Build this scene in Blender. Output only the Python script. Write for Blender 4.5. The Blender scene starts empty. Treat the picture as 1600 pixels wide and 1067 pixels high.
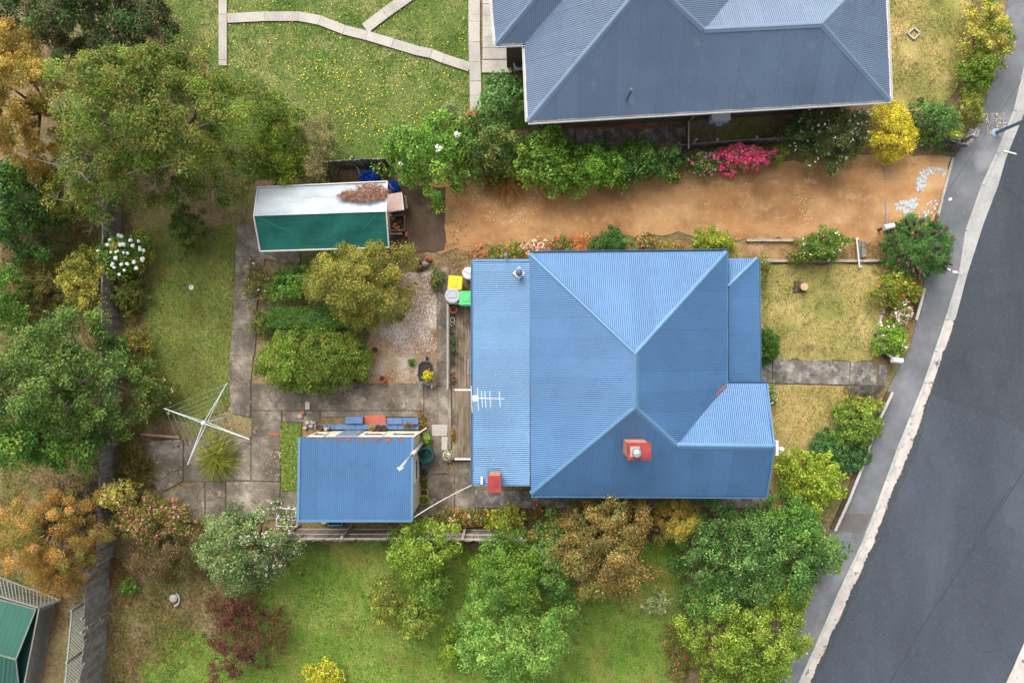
import bpy, bmesh, math, random
import numpy as np
from mathutils import Vector, Matrix
random.seed(7); rng = np.random.default_rng(11)
R = math.radians
sc = bpy.context.scene
COL = sc.collection
# ------------------------------------------------------------------ camera, sky, sun, exposure
H = 29.87                      # drone height above the yard, metres
K = 0.028                      # metres per photograph pixel at ground level
cam = bpy.data.cameras.new('Camera'); camo = bpy.data.objects.new('Camera', cam); COL.objects.link(camo)
cam.sensor_width = 36; cam.lens = 36 * H / (1600 * K); cam.clip_start = 0.5; cam.clip_end = 600
camo.location = (0, 0, H); sc.camera = camo
SUN_EL, SUN_AZ = 46, 20         # elevation; degrees west of the picture's top
w = bpy.data.worlds.new('World'); sc.world = w; w.use_nodes = True
nt = w.node_tree; bg = nt.nodes['Background']
sky = nt.nodes.new('ShaderNodeTexSky'); sky.sky_type = 'NISHITA'; sky.sun_disc = False
sky.sun_elevation = R(SUN_EL); sky.sun_rotation = R(-SUN_AZ); sky.air_density = 1.0; sky.dust_density = 4.0
hs = nt.nodes.new('ShaderNodeHueSaturation'); hs.inputs['Saturation'].default_value = 0.35   # thin cloud: a whitened sky
nt.links.new(sky.outputs[0], hs.inputs['Color']); nt.links.new(hs.outputs[0], bg.inputs['Color'])
bg.inputs['Strength'].default_value = 0.15
sl = bpy.data.lights.new('Sun', 'SUN'); so = bpy.data.objects.new('Sun', sl); COL.objects.link(so)
sl.energy = 1.85; sl.angle = R(55); sl.color = (1.0, 0.975, 0.94)
d = Vector((math.sin(R(SUN_AZ)) * math.cos(R(SUN_EL)), -math.cos(R(SUN_AZ)) * math.cos(R(SUN_EL)), -math.sin(R(SUN_EL))))
so.rotation_euler = d.to_track_quat('-Z', 'Y').to_euler(); so.location = (0, 0, 60)
sc.view_settings.view_transform = 'Standard'; sc.view_settings.look = 'None'
sc.view_settings.gamma = 1.0; sc.view_settings.use_curve_mapping = False
sc.view_settings.exposure = 0.88

# ------------------------------------------------------------------ helpers
def S(z): return K * (H - z) / H
def W(px, py, z=0.0): return Vector(((px - 800) * S(z), (533.5 - py) * S(z), z))   # place at height z seen at that spot
def plane(a, b, c):
    n = (b - a).cross(c - a).normalized()
    if n.z < 0: n = -n
    return a, n
def on(pl, px, py):             # point of a sloping plane on that line of sight
    o = Vector((0, 0, H)); d = W(px, py, 0) - o
    return o + d * ((pl[0] - o).dot(pl[1]) / d.dot(pl[1]))
def c3(r, g, b):
    f = lambda v: ((v / 255 + .055) / 1.055) ** 2.4 if v > 10 else v / 255 / 12.92
    return (f(r), f(g), f(b))
def c4(c): return (*c3(*c), 1.0)

ORI = {}
def tag(o, label=None, cat=None, group=None, kind=None):
    if label: o['label'] = label
    if cat: o['category'] = cat
    if group: o['group'] = group
    if kind: o['kind'] = kind
    return o
def thing(name, label, cat, loc, group=None):
    o = bpy.data.objects.new(name, None); COL.objects.link(o); o.location = loc; o.empty_display_size = .2
    ORI[o.name] = Vector(loc); return tag(o, label, cat, group)
def link_mesh(name, me, m, parent=None, loc=None):
    o = bpy.data.objects.new(name, me); COL.objects.link(o)
    if m is not None:
        if len(me.materials) == 0: me.materials.append(m)
    if parent is not None:
        o.parent = parent; ORI[o.name] = ORI.get(parent.name, Vector((0, 0, 0)))
    else:
        ORI[o.name] = Vector(loc) if loc is not None else Vector((0, 0, 0))
    return o
class MB:
    def __init__(s): s.v = []; s.f = []
    def add(s, vs, fs):
        n = len(s.v); s.v += [Vector(p) for p in vs]; s.f += [tuple(i + n for i in f) for f in fs]; return s
    def box(s, c, size, rz=0, m=None):
        x, y, z = [k / 2 for k in size]
        vs = [Vector((a * x, b * y, e * z)) for e in (-1, 1) for a, b in ((-1, -1), (1, -1), (1, 1), (-1, 1))]
        mt = (m or Matrix.Rotation(rz, 3, 'Z'))
        c = Vector(c)
        return s.add([c + mt @ p for p in vs], [(3, 2, 1, 0), (4, 5, 6, 7), (0, 1, 5, 4), (1, 2, 6, 5), (2, 3, 7, 6), (3, 0, 4, 7)])
    def bar(s, a, b, wd, ht):      # rectangular bar from a to b
        a, b = Vector(a), Vector(b); t = (b - a); L = t.length; t.normalize()
        up = Vector((0, 0, 1)) if abs(t.z) < .95 else Vector((0, 1, 0))
        sd = t.cross(up).normalized(); up = sd.cross(t)
        m = Matrix((t, sd, up)).transposed()
        return s.box((a + b) / 2, (L, wd, ht), m=m)
    def prism(s, poly, z0, z1, chamfer=0):
        n = len(poly); p2 = [Vector((p[0], p[1])) for p in poly]
        if sum(p2[i].x * p2[(i + 1) % n].y - p2[(i + 1) % n].x * p2[i].y for i in range(n)) < 0: p2.reverse()
        c = sum(p2, Vector((0, 0))) / n
        vs = [(p.x, p.y, z0) for p in p2]
        if chamfer:
            vs += [(p.x, p.y, z1 - chamfer) for p in p2]
            vs += [(p.x - (p - c).normalized().x * chamfer * 1.3, p.y - (p - c).normalized().y * chamfer * 1.3, z1) for p in p2]
            k = 3
        else:
            vs += [(p.x, p.y, z1) for p in p2]; k = 2
        fs = [tuple(range(n - 1, -1, -1)), tuple(range((k - 1) * n, k * n))]
        for l in range(k - 1):
            for i in range(n):
                j = (i + 1) % n; fs.append((l * n + i, l * n + j, (l + 1) * n + j, (l + 1) * n + i))
        return s.add(vs, fs)
    def tube(s, pts, rad, n=8, caps=True):
        pts = [Vector(p) for p in pts]
        if not hasattr(rad, '__len__'): rad = [rad] * len(pts)
        vs = []; prev = None
        for i, p in enumerate(pts):
            t = (pts[min(i + 1, len(pts) - 1)] - pts[max(i - 1, 0)])
            t = t.normalized() if t.length > 1e-9 else Vector((0, 0, 1))
            if prev is None:
                a = t.orthogonal().normalized()
            else:
                a = (prev - t * prev.dot(t)); a = a.normalized() if a.length > 1e-6 else t.orthogonal().normalized()
            prev = a; b = t.cross(a)
            vs += [p + (a * math.cos(2 * math.pi * k / n) + b * math.sin(2 * math.pi * k / n)) * rad[i] for k in range(n)]
        fs = []
        for i in range(len(pts) - 1):
            for k in range(n):
                k2 = (k + 1) % n; fs.append((i * n + k, i * n + k2, (i + 1) * n + k2, (i + 1) * n + k))
        if caps: fs += [tuple(range(n - 1, -1, -1)), tuple((len(pts) - 1) * n + k for k in range(n))]
        return s.add(vs, fs)
    def lathe(s, c, prof, n=20, sx=1, sy=1):     # prof: (radius, z) from bottom to top
        c = Vector(c); vs = []
        for r, z in prof: vs += [c + Vector((r * sx * math.cos(2 * math.pi * k / n), r * sy * math.sin(2 * math.pi * k / n), z)) for k in range(n)]
        fs = [(i * n + k, i * n + (k + 1) % n, (i + 1) * n + (k + 1) % n, (i + 1) * n + k) for i in range(len(prof) - 1) for k in range(n)]
        fs += [tuple(range(n - 1, -1, -1)), tuple((len(prof) - 1) * n + k for k in range(n))]
        return s.add(vs, fs)
    def extrude(s, a, b, prof):     # closed profile of (side, up) points swept from a to b
        a, b = Vector(a), Vector(b); t = (b - a).normalized()
        sd = t.cross(Vector((0, 0, 1))).normalized(); up = sd.cross(t); n = len(prof)
        vs = [a + sd * p + up * q for p, q in prof] + [b + sd * p + up * q for p, q in prof]
        fs = [(i, (i + 1) % n, n + (i + 1) % n, n + i) for i in range(n)]
        return s.add(vs, fs + [tuple(range(n - 1, -1, -1)), tuple(range(n, 2 * n))])
    def build(s, name, m, parent=None, loc=None, smooth=False):
        o0 = ORI.get(parent.name, Vector()) if parent is not None else (Vector(loc) if loc is not None else Vector())
        me = bpy.data.meshes.new(name); me.from_pydata([tuple(p - o0) for p in s.v], [], s.f)
        if smooth:
            me.polygons.foreach_set('use_smooth', [True] * len(me.polygons))
        me.update()
        o = link_mesh(name, me, m, parent, o0 if parent is None else None)
        if parent is None: o.location = o0
        return o
def copy_thing(o, loc, rz=None, label=None, scale=None, parent=None):
    c = o.copy(); COL.objects.link(c); c.parent = parent
    if parent is None:
        c.location = loc
        if rz is not None: c.rotation_euler.z = rz
        if scale: c.scale = scale
        if label: c['label'] = label
    for ch in list(o.children): copy_thing(ch, None, parent=c)
    ORI[c.name] = Vector(loc) if loc is not None else ORI.get(o.name, Vector())
    return c

# ------------------------------------------------------------------ materials
MATS = {}
def newmat(name):
    m = bpy.data.materials.new(name); m.use_nodes = True; MATS[name] = m
    return m, m.node_tree, m.node_tree.nodes['Principled BSDF']
def tex_noise(nt, pos, scale, detail=4, rough=.6, stretch=None):
    n = nt.nodes.new('ShaderNodeTexNoise'); n.inputs['Scale'].default_value = scale
    n.inputs['Detail'].default_value = detail; n.inputs['Roughness'].default_value = rough
    if stretch:
        mp = nt.nodes.new('ShaderNodeMapping'); mp.inputs['Scale'].default_value = stretch[:3]
        mp.inputs['Rotation'].default_value = (0, 0, stretch[3] if len(stretch) > 3 else 0)
        nt.links.new(pos, mp.inputs[0]); pos = mp.outputs[0]
    nt.links.new(pos, n.inputs['Vector']); return n.outputs['Fac']
def ramp(nt, fac, stops):
    r = nt.nodes.new('ShaderNodeValToRGB'); e = r.color_ramp.elements
    while len(e) < len(stops): e.new(.5)
    for i, (p, c) in enumerate(stops): e[i].position = p; e[i].color = c4(c) if max(c) > 1.001 else (*c, 1)
    nt.links.new(fac, r.inputs[0]); return r.outputs[0]
def mix(nt, fac, a, b, mode='MIX'):
    m = nt.nodes.new('ShaderNodeMix'); m.data_type = 'RGBA'; m.blend_type = mode
    for s_, v in ((m.inputs['Factor'], fac), (m.inputs['A'], a), (m.inputs['B'], b)):
        if hasattr(v, 'links'): nt.links.new(v, s_)
        elif isinstance(v, (int, float)): s_.default_value = v
        else: s_.default_value = c4(v) if max(v) > 1.001 else (*v[:3], 1)
    return m.outputs['Result']
def surf(name, stops, scale=1.0, fine=14, fine_amt=.25, patches=(), rough=.85, bump=.0, bump_scale=30, cracks=None,
         stretch=None, rand=0, spec=.3, metal=0, detail=5):
    """world-position noise: a ramp of the thing's own colours, fine mottling, patches of stain, cracks"""
    m, nt, b = newmat(name)
    g = nt.nodes.new('ShaderNodeNewGeometry'); pos = g.outputs['Position']
    c = ramp(nt, tex_noise(nt, pos, scale, detail, .65, stretch), stops)
    for sc_, lo, hi, colr, amt in patches:
        f = ramp(nt, tex_noise(nt, pos, sc_, 5, .6), sorted([(lo, (0, 0, 0)), (hi, (amt, amt, amt))]))
        c = mix(nt, f, c, colr)
    if fine_amt:
        mr = nt.nodes.new('ShaderNodeMapRange'); mr.inputs['From Min'].default_value = .3; mr.inputs['From Max'].default_value = .7
        mr.inputs['To Min'].default_value = 1 - 1.3 * fine_amt; mr.inputs['To Max'].default_value = 1 + 1.1 * fine_amt
        nt.links.new(tex_noise(nt, pos, fine, 3, .7, stretch), mr.inputs['Value'])
        vs_ = nt.nodes.new('ShaderNodeVectorMath'); vs_.operation = 'SCALE'
        nt.links.new(c, vs_.inputs[0]); nt.links.new(mr.outputs[0], vs_.inputs['Scale']); c = vs_.outputs[0]
    if cracks:
        v = nt.nodes.new('ShaderNodeTexVoronoi'); v.feature = 'DISTANCE_TO_EDGE'; v.inputs['Scale'].default_value = cracks[0]
        nz = nt.nodes.new('ShaderNodeTexNoise'); nz.inputs['Scale'].default_value = cracks[0] * 1.5; nz.inputs['Detail'].default_value = 5
        nt.links.new(pos, nz.inputs['Vector'])
        vm = nt.nodes.new('ShaderNodeVectorMath'); vm.operation = 'MULTIPLY_ADD'; vm.inputs[1].default_value = (.6 / cracks[0] * 1.4,) * 3
        nt.links.new(nz.outputs['Color'], vm.inputs[0]); nt.links.new(pos, vm.inputs[2]); nt.links.new(vm.outputs[0], v.inputs['Vector'])
        f = ramp(nt, v.outputs['Distance'], [(0, (cracks[2],) * 3), (cracks[1], (0, 0, 0))])
        msk = ramp(nt, tex_noise(nt, pos, .55, 3), [(.42, (0, 0, 0)), (.58, (1, 1, 1))])
        f = mix(nt, 1.0, f, msk, 'MULTIPLY')
        c = mix(nt, f, c, cracks[3])
    if rand:
        oi = nt.nodes.new('ShaderNodeObjectInfo')
        c = mix(nt, 1.0, c, ramp(nt, oi.outputs['Random'], [(0, (1 - rand,) * 3), (1, (1, 1, 1))]), 'MULTIPLY')
    nt.links.new(c, b.inputs['Base Color'])
    b.inputs['Roughness'].default_value = rough; b.inputs['Metallic'].default_value = metal
    b.inputs['Specular IOR Level'].default_value = spec
    if bump:
        bn = nt.nodes.new('ShaderNodeBump'); bn.inputs['Strength'].default_value = bump; bn.inputs['Distance'].default_value = .02
        nt.links.new(tex_noise(nt, pos, bump_scale, 4, .7), bn.inputs['Height']); nt.links.new(bn.outputs[0], b.inputs['Normal'])
    return m
def plain(name, c, rough=.6, var=.12, spec=.4, metal=0, scale=6):
    k = lambda f: tuple(v * f for v in c)
    cc = c if max(c) > 1.001 else None
    return surf(name, [(.3, tuple(max(v * (1 - var), 1.01) for v in c)), (.7, tuple(min(255, max(v, 1.01)) for v in c))], scale, 25, .08, rough=rough, spec=spec, metal=metal)
def leafmat(name, trans=.3, rough=.55):
    m, nt, b = newmat(name)
    a = nt.nodes.new('ShaderNodeAttribute'); a.attribute_name = 'Col'
    nt.links.new(a.outputs['Color'], b.inputs['Base Color']); b.inputs['Roughness'].default_value = rough
    b.inputs['Specular IOR Level'].default_value = .25
    t = nt.nodes.new('ShaderNodeBsdfTranslucent'); nt.links.new(a.outputs['Color'], t.inputs['Color'])
    ms = nt.nodes.new('ShaderNodeMixShader'); ms.inputs[0].default_value = trans
    nt.links.new(b.outputs[0], ms.inputs[1]); nt.links.new(t.outputs[0], ms.inputs[2])
    nt.links.new(ms.outputs[0], nt.nodes['Material Output'].inputs['Surface']); return m
LEAF = leafmat('leaf', .4); PETAL = leafmat('petal', .2, .7); GRASS = leafmat('grass_blade', .25, .8); LITTER = leafmat('litter', .0, .9)
BTWIG = surf('brown_twig', [(.3, (78, 64, 52)), (.7, (112, 94, 78))], 6, 30, .2)
BARK = surf('bark', [(.3, (78, 66, 54)), (.7, (120, 108, 94))], 6, 30, .3)
TWIG = surf('grey_twig', [(.3, (104, 96, 86)), (.7, (146, 138, 126))], 6, 30, .2)
SOIL = surf('soil', [(.3, (92, 76, 54)), (.5, (122, 102, 74)), (.7, (148, 128, 94))], .8, 9, .35, patches=[(.35, .46, .6, (104, 108, 54), .7)], bump=.6)
# ------------------------------------------------------------------ leaves, grass, scatter
def noise2(x, y, seed=0, wl=3.0):
    r = np.random.default_rng(seed); v = np.zeros_like(x)
    for k in range(5):
        a = r.uniform(0, 6.28); f = 6.28 / wl * r.uniform(.5, 1.8); v += np.sin((x * math.cos(a) + y * math.sin(a)) * f + r.uniform(0, 6.28))
    return v / 3.0
def cards(name, P, N, L, Wd, C, m, parent=None, fold=.12, loc=None, T=None):
    """one small four-cornered leaf for each row of P"""
    n = len(P); L = np.broadcast_to(L, (n,))[:, None]; Wd = np.broadcast_to(Wd, (n,))[:, None]
    N = N / (np.linalg.norm(N, axis=1, keepdims=True) + 1e-9)
    r = rng.normal(size=(n, 3)) if T is None else T
    t = r - N * np.sum(r * N, 1, keepdims=True); t /= np.linalg.norm(t, axis=1, keepdims=True) + 1e-9
    b = np.cross(N, t)
    V = np.stack([P - t * L / 2, P + b * Wd / 2 + N * L * fold, P + t * L / 2, P - b * Wd / 2 + N * L * fold], 1).reshape(-1, 3)
    o0 = ORI.get(parent.name, Vector()) if parent is not None else (Vector(loc) if loc is not None else Vector())
    V = V - np.array(o0)
    me = bpy.data.meshes.new(name)
    me.vertices.add(4 * n); me.vertices.foreach_set('co', V.astype(np.float32).ravel())
    me.loops.add(4 * n); me.loops.foreach_set('vertex_index', np.arange(4 * n, dtype=np.int32))
    me.polygons.add(n); me.polygons.foreach_set('loop_start', np.arange(0, 4 * n, 4, dtype=np.int32))
    me.update(calc_edges=True)
    ca = me.color_attributes.new('Col', 'FLOAT_COLOR', 'POINT')
    cc = np.ones((n, 4, 4), np.float32); cc[:, :, :3] = np.clip(C, 0, 1)[:, None, :]
    ca.data.foreach_set('color', cc.ravel())
    o = link_mesh(name, me, m, parent, o0 if parent is None else None)
    if parent is None: o.location = o0
    return o
def pal(p):
    a = np.array([c3(*c[:3]) for c in p]); wt = np.array([c[3] if len(c) > 3 else 1.0 for c in p], float); return a, wt / wt.sum()
def in_poly(x, y, poly):
    ins = np.zeros(len(x), bool); n = len(poly)
    for i in range(n):
        x0, y0 = poly[i]; x1, y1 = poly[(i + 1) % n]
        c = ((y0 > y) != (y1 > y)) & (x < (x1 - x0) * (y - y0) / (y1 - y0 + 1e-12) + x0); ins ^= c
    return ins
def scatter(poly, n):
    p = np.array(poly); lo, hi = p.min(0), p.max(0)
    xy = rng.uniform(lo, hi, (int(n * 1.0), 2)); return xy[in_poly(xy[:, 0], xy[:, 1], poly)]
def pw(poly, z=0): return [tuple(W(x, y, z))[:2] for x, y in poly]
def area(poly): return abs(sum(poly[i][0] * poly[(i + 1) % len(poly)][1] - poly[(i + 1) % len(poly)][0] * poly[i][1] for i in range(len(poly)))) / 2
def bbox_area(poly):
    p = np.array(poly); return float(np.prod(p.max(0) - p.min(0)))
BRIGHT = 1.1
def clump_points(C0, rad, E, nleaf, flat=.75):
    """leaves on lumpy shells round the clump centres"""
    idx = rng.integers(0, len(C0), nleaf); dirs = rng.normal(size=(nleaf, 3)); dirs[:, 2] = np.where(dirs[:, 2] < -.2, -dirs[:, 2], dirs[:, 2])
    dirs /= np.linalg.norm(dirs, axis=1, keepdims=True)
    rr = rad[idx] * np.power(rng.uniform(.15, 1.0, nleaf), .45) * rng.uniform(.8, 1.4, nleaf)
    P = C0[idx] + dirs * rr[:, None] * np.array([1, 1, flat]); return P, dirs, idx
def crown(parent, cx, cy, z0, h, rx, ry, leaf, palette, dens=1.0, clump=.38, aspect=.55, tip=None, shape='dome', spiky=0, rag=.36, gap=0.0, name='crown', seed=0, edge=None, jit=.28):
    a = math.pi * rx * ry; clump *= .76; nc = max(8, int(3.2 * rx * ry / clump ** 2 * 1.0)); 
    th = (np.arange(nc) * 2.399963 + rng.normal(0, .12, nc)) % 6.2832; ph = [rng.uniform(0, 6.28) for _ in range(4)]
    out = 1 + rag * (np.sin(2 * th + ph[0]) * .35 + np.sin(3 * th + ph[1]) * .45 + np.sin(5 * th + ph[2]) * .4 + np.sin(9 * th + ph[3]) * .3 + np.sin(14 * th + ph[0] * 2) * .22)
    q = np.clip(np.sqrt((np.arange(nc) + rng.uniform(0, 1, nc)) / nc), 0, 1)
    fx = q * out * np.cos(th); fy = q * out * np.sin(th)
    if shape == 'dome': top = np.sqrt(np.clip(1 - .92 * q ** 2, 0, 1))
    elif shape == 'flat': top = np.clip(1 - .3 * q ** 4, 0, 1)
    else: top = np.clip(1 - q, 0, 1) ** .8 * .9 + .1
    layer = np.where(rng.uniform(size=nc) < .68, rng.uniform(.72, 1.06, nc), rng.uniform(.35, .75, nc))
    cr = clump * rng.uniform(.6, 1.3, nc)
    zc = z0 + (h - z0) * top * layer - cr * .5
    ex = max(.6, 1 - clump / max(rx, clump) * .45); ey = max(.6, 1 - clump / max(ry, clump) * .45)
    C0 = np.stack([cx + fx * rx * ex, cy + fy * ry * ey, np.maximum(zc, .12)], 1)
    if gap:
        keep = noise2(C0[:, 0], C0[:, 1], seed + 5, 1.6) > -1.2 + gap; 
        if keep.sum() > 5: C0 = C0[keep]; cr = cr[keep]
    nl = int(a * dens * 7.5 / (leaf * leaf * aspect))
    P, D, idx = clump_points(C0, cr, None, nl)
    P[:, 2] = np.maximum(P[:, 2], .03)
    cols, wt = pal(palette)
    cc = rng.choice(len(cols), len(C0), p=wt)
    # neighbouring clumps share a colour
    sw = noise2(C0[:, 0], C0[:, 1], seed, 2.2 * max(rx, 1) / 2)
    order = np.clip(((sw + 1) / 2 * len(cols)).astype(int), 0, len(cols) - 1); cc = np.where(rng.uniform(size=len(C0)) < .45, order, cc)
    lc = cc[idx]; rnd = rng.uniform(size=nl) < .33; lc = np.where(rnd, rng.choice(len(cols), nl, p=wt), lc)
    C = cols[lc] * np.exp(rng.normal(0, jit, nl))[:, None] * np.exp(rng.normal(0, .14, len(C0)))[idx][:, None]
    if tip:
        tc, wtip = pal(tip[0]); isT = (D[:, 2] > .35) & (rng.uniform(size=nl) < tip[1] * (.3 + .7 * (np.sin(idx * 12.9898) * .5 + .5)))
        C[isT] = tc[rng.choice(len(tc), isT.sum(), p=wtip)] * np.exp(rng.normal(0, .18, isT.sum()))[:, None]
    dry = rng.uniform(size=nl) < .02; C[dry] = np.array(c3(158, 128, 78)) * np.exp(rng.normal(0, .2, dry.sum()))[:, None]
    N = D * .6 + np.array([0, 0, .5]) + rng.normal(0, .55, (nl, 3))
    T = None
    if spiky: T = D * spiky + rng.normal(0, .5, (nl, 3))
    C = C * .91 + C.mean(1, keepdims=True) * .09; leaf *= 1.05; o = cards(name, P, N, leaf * rng.uniform(.45, 1.45, nl), leaf * aspect * rng.uniform(.7, 1.25, nl), C * BRIGHT * np.array([1.0, .98, .80]), LEAF, parent, T=T)
    return o, C0, cr
def limbs(parent, x, y, h, C0, r0, m=BARK, nl=10, name='trunk'):
    mb = MB(); zt = h * .4
    mb.tube([(x, y, -.08), (x + .03, y, zt * .5), (x, y + .04, zt)], [r0 * 1.25, r0, r0 * .8], 9)
    tr = mb.build(name, m, parent, smooth=True)
    sel = C0[rng.choice(len(C0), min(nl, len(C0)), replace=False)]
    for p in sel:
        a = Vector((x, y, zt * random.uniform(.55, 1))); b = Vector(p); md = (a + b) / 2 + Vector((random.uniform(-.2, .2), random.uniform(-.2, .2), random.uniform(0, .3)))
        MB().tube([a, md, b], [r0 * .5, r0 * .28, r0 * .1], 6).build('limb', m, tr, smooth=True)
    return tr
def blossoms(parent, C0, cr, n, size, palette, per=6, name='blossoms', spread=.05, zlift=.9, sel=None):
    """small flower heads of a few petals on the outside of the clumps"""
    idx = rng.integers(0, len(C0), n) if sel is None else rng.choice(sel, n)
    dirs = rng.normal(size=(n, 3)); dirs[:, 2] = np.abs(dirs[:, 2]) + .5; dirs /= np.linalg.norm(dirs, axis=1, keepdims=True)
    B = C0[idx] + dirs * cr[idx][:, None] * np.array([1, 1, .75]) * 1.1
    B = np.repeat(B, per, 0); D = np.repeat(dirs, per, 0)
    o = rng.normal(0, 1, B.shape); o /= np.linalg.norm(o, axis=1, keepdims=True); o[:, 2] = np.abs(o[:, 2])
    P = B + o * spread; cols, wt = pal(palette); ci = np.repeat(rng.choice(len(cols), n, p=wt), per)
    C = cols[ci] * 1.15 * np.exp(rng.normal(0, .12, len(ci)))[:, None]
    ob = cards(name, P, o + D * .6, size * rng.uniform(.7, 1.2, len(P)), size * .8, C, PETAL, parent); ob['kind'] = 'stuff'
    return ob
def twigs(parent, C0, cr, n, length=.8, name='bare_twigs', m=None, sel=None, rad=.007):
    mb = MB()
    for i in range(n):
        k = random.randrange(len(C0)) if sel is None else random.choice(sel)
        p = Vector(C0[k]) + Vector((random.uniform(-.2, .2), random.uniform(-.2, .2), cr[k] * .7))
        dr = Vector((random.gauss(0, 1), random.gauss(0, 1), random.uniform(-.1, .5))).normalized()
        q = p + dr * length * random.uniform(.4, 1); md = (p + q) / 2 + Vector((random.gauss(0, .06), random.gauss(0, .06), .05))
        mb.tube([p, md, q], [rad * 1.4, rad, rad * .5], 3, caps=False)
        for j in range(3):
            t = random.uniform(.3, .9); a = p.lerp(q, t); e = a + (dr + Vector((random.gauss(0, .7), random.gauss(0, .7), random.uniform(0, .4)))).normalized() * length * .35
            mb.tube([a, e], [rad * .8, rad * .4], 3, caps=False)
    o = mb.build(name, m or BTWIG, parent); o['kind'] = 'stuff'; return o
PL = {}
def plant(name, label, cat, px, py, rpx, rpy, h, leaf, palette, z0=None, trunk=.0, nlimb=8, flowers=None, twig=0, group=None, zref=.6, **kw):
    zc = h * zref; c = W(px, py, zc); s_ = S(zc) * 1.04
    t = thing(name, label, cat, (c.x, c.y, 0), group)
    z0 = (h * .12 if z0 is None else z0)
    cr_o, C0, cr = crown(t, c.x, c.y, z0, h, rpx * s_, rpy * s_, leaf, palette, seed=len(PL) + 3, name='crown' if trunk else 'foliage', **kw)
    if trunk: limbs(t, c.x, c.y, h, C0, trunk, nl=nlimb)
    else:
        mb = MB()
        for i in range(5):
            p = Vector(C0[random.randrange(len(C0))]); mb.tube([(c.x + random.uniform(-.06, .06), c.y + random.uniform(-.06, .06), -.03), p], [.02, .008], 5)
        mb.build('stems', BARK, t)
    if flowers: 
        for fl in (flowers if isinstance(flowers, list) else [flowers]): blossoms(t, C0, cr, **fl)
    if twig: twigs(t, C0, cr, twig)
    PL[label] = (t, C0, cr); return t, C0, cr
def jitter_poly(poly, step=.35, amp=.05):
    out = []; n = len(poly)
    for i in range(n):
        a, b = Vector(poly[i]), Vector(poly[(i + 1) % n]); k = max(1, int((b - a).length / step)); nn = Vector((-(b - a).y, (b - a).x)).normalized()
        for j in range(k): out.append(tuple(a.lerp(b, j / k) + nn * random.gauss(0, amp)))
    return out
def sheet(name, poly_px, z, m, step=.35, amp=.05, kind='structure', parent=None, world=False):
    p = poly_px if world else pw(poly_px)
    if amp: p = jitter_poly(p, step, amp)
    from mathutils.geometry import tessellate_polygon
    tri = tessellate_polygon([[Vector((x, y, 0)) for x, y in p]])
    me = bpy.data.meshes.new(name); fs = []
    for t in tri:
        a, b, c = [Vector(p[i]) for i in t]; cr_ = (b - a).x * (c - a).y - (b - a).y * (c - a).x
        fs.append(tuple(t) if cr_ > 0 else tuple(reversed(t)))
    me.from_pydata([(x, y, z) for x, y in p], [], fs); me.update()
    o = link_mesh(name, me, m, parent)
    if kind: o['kind'] = kind
    return o
def grass(name, polys_px, dens, palette, length=.09, width=.022, seed=1, label='short grass', wl=2.5, bare=-9, z=.0, up=.35):
    Ps = []
    for poly in polys_px:
        p = pw(poly); xy = scatter(p, bbox_area(p) * dens)
        if bare > -9: xy = xy[noise2(xy[:, 0], xy[:, 1], seed + 40, wl) + rng.normal(0, .3, len(xy)) > bare]
        Ps.append(xy)
    xy = np.concatenate(Ps); n = len(xy); P = np.column_stack([xy, np.full(n, z + .02) + rng.uniform(0, .02, n)])
    cols, wt = pal(palette); v = (1.1 * noise2(xy[:, 0], xy[:, 1], seed, wl * 1.6) + .8 * noise2(xy[:, 0], xy[:, 1], seed + 9, wl * .3) + .5 * noise2(xy[:, 0], xy[:, 1], seed + 17, wl * .12) + rng.normal(0, .35, n))
    ci = np.clip(((v + 1.3) / 2.6 * len(cols)).astype(int), 0, len(cols) - 1)
    C = cols[ci] * np.exp(rng.normal(0, .16, n))[:, None]
    N = rng.normal(0, .6, (n, 3)) + np.array([0, 0, .8]); T = rng.normal(0, 1, (n, 3)) + np.array([0, 0, up])
    o = cards(name, P, N, length * rng.uniform(.5, 1.3, n), width * rng.uniform(.7, 1.4, n), C, GRASS, None, T=T)
    return tag(o, label, 'grass', kind='stuff')
def litter(name, polys_px, dens, palette, size, label, cat, z=.01, seed=3, clumpy=.0, wl=1.5, aspect=.7, m=None, flat=.35):
    Ps = []
    for poly in polys_px:
        zz = z
        if isinstance(poly, tuple): poly, zz = poly
        p = pw(poly, zz); xy = scatter(p, bbox_area(p) * dens)
        if clumpy: xy = xy[noise2(xy[:, 0], xy[:, 1], seed, wl) + rng.normal(0, .5, len(xy)) > clumpy]
        Ps.append(np.column_stack([xy, np.full(len(xy), zz + .012)]))
    P = np.concatenate(Ps); n = len(P); cols, wt = pal(palette); ci = rng.choice(len(cols), n, p=wt)
    C = cols[ci] * np.exp(rng.normal(0, .2, n))[:, None]; N = rng.normal(0, flat, (n, 3)) + np.array([0, 0, 1])
    o = cards(name, P, N, size * rng.uniform(.5, 1.4, n), size * aspect * rng.uniform(.6, 1.2, n), C, m or LITTER, None, fold=.1)
    return tag(o, label, cat, kind='stuff')
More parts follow.
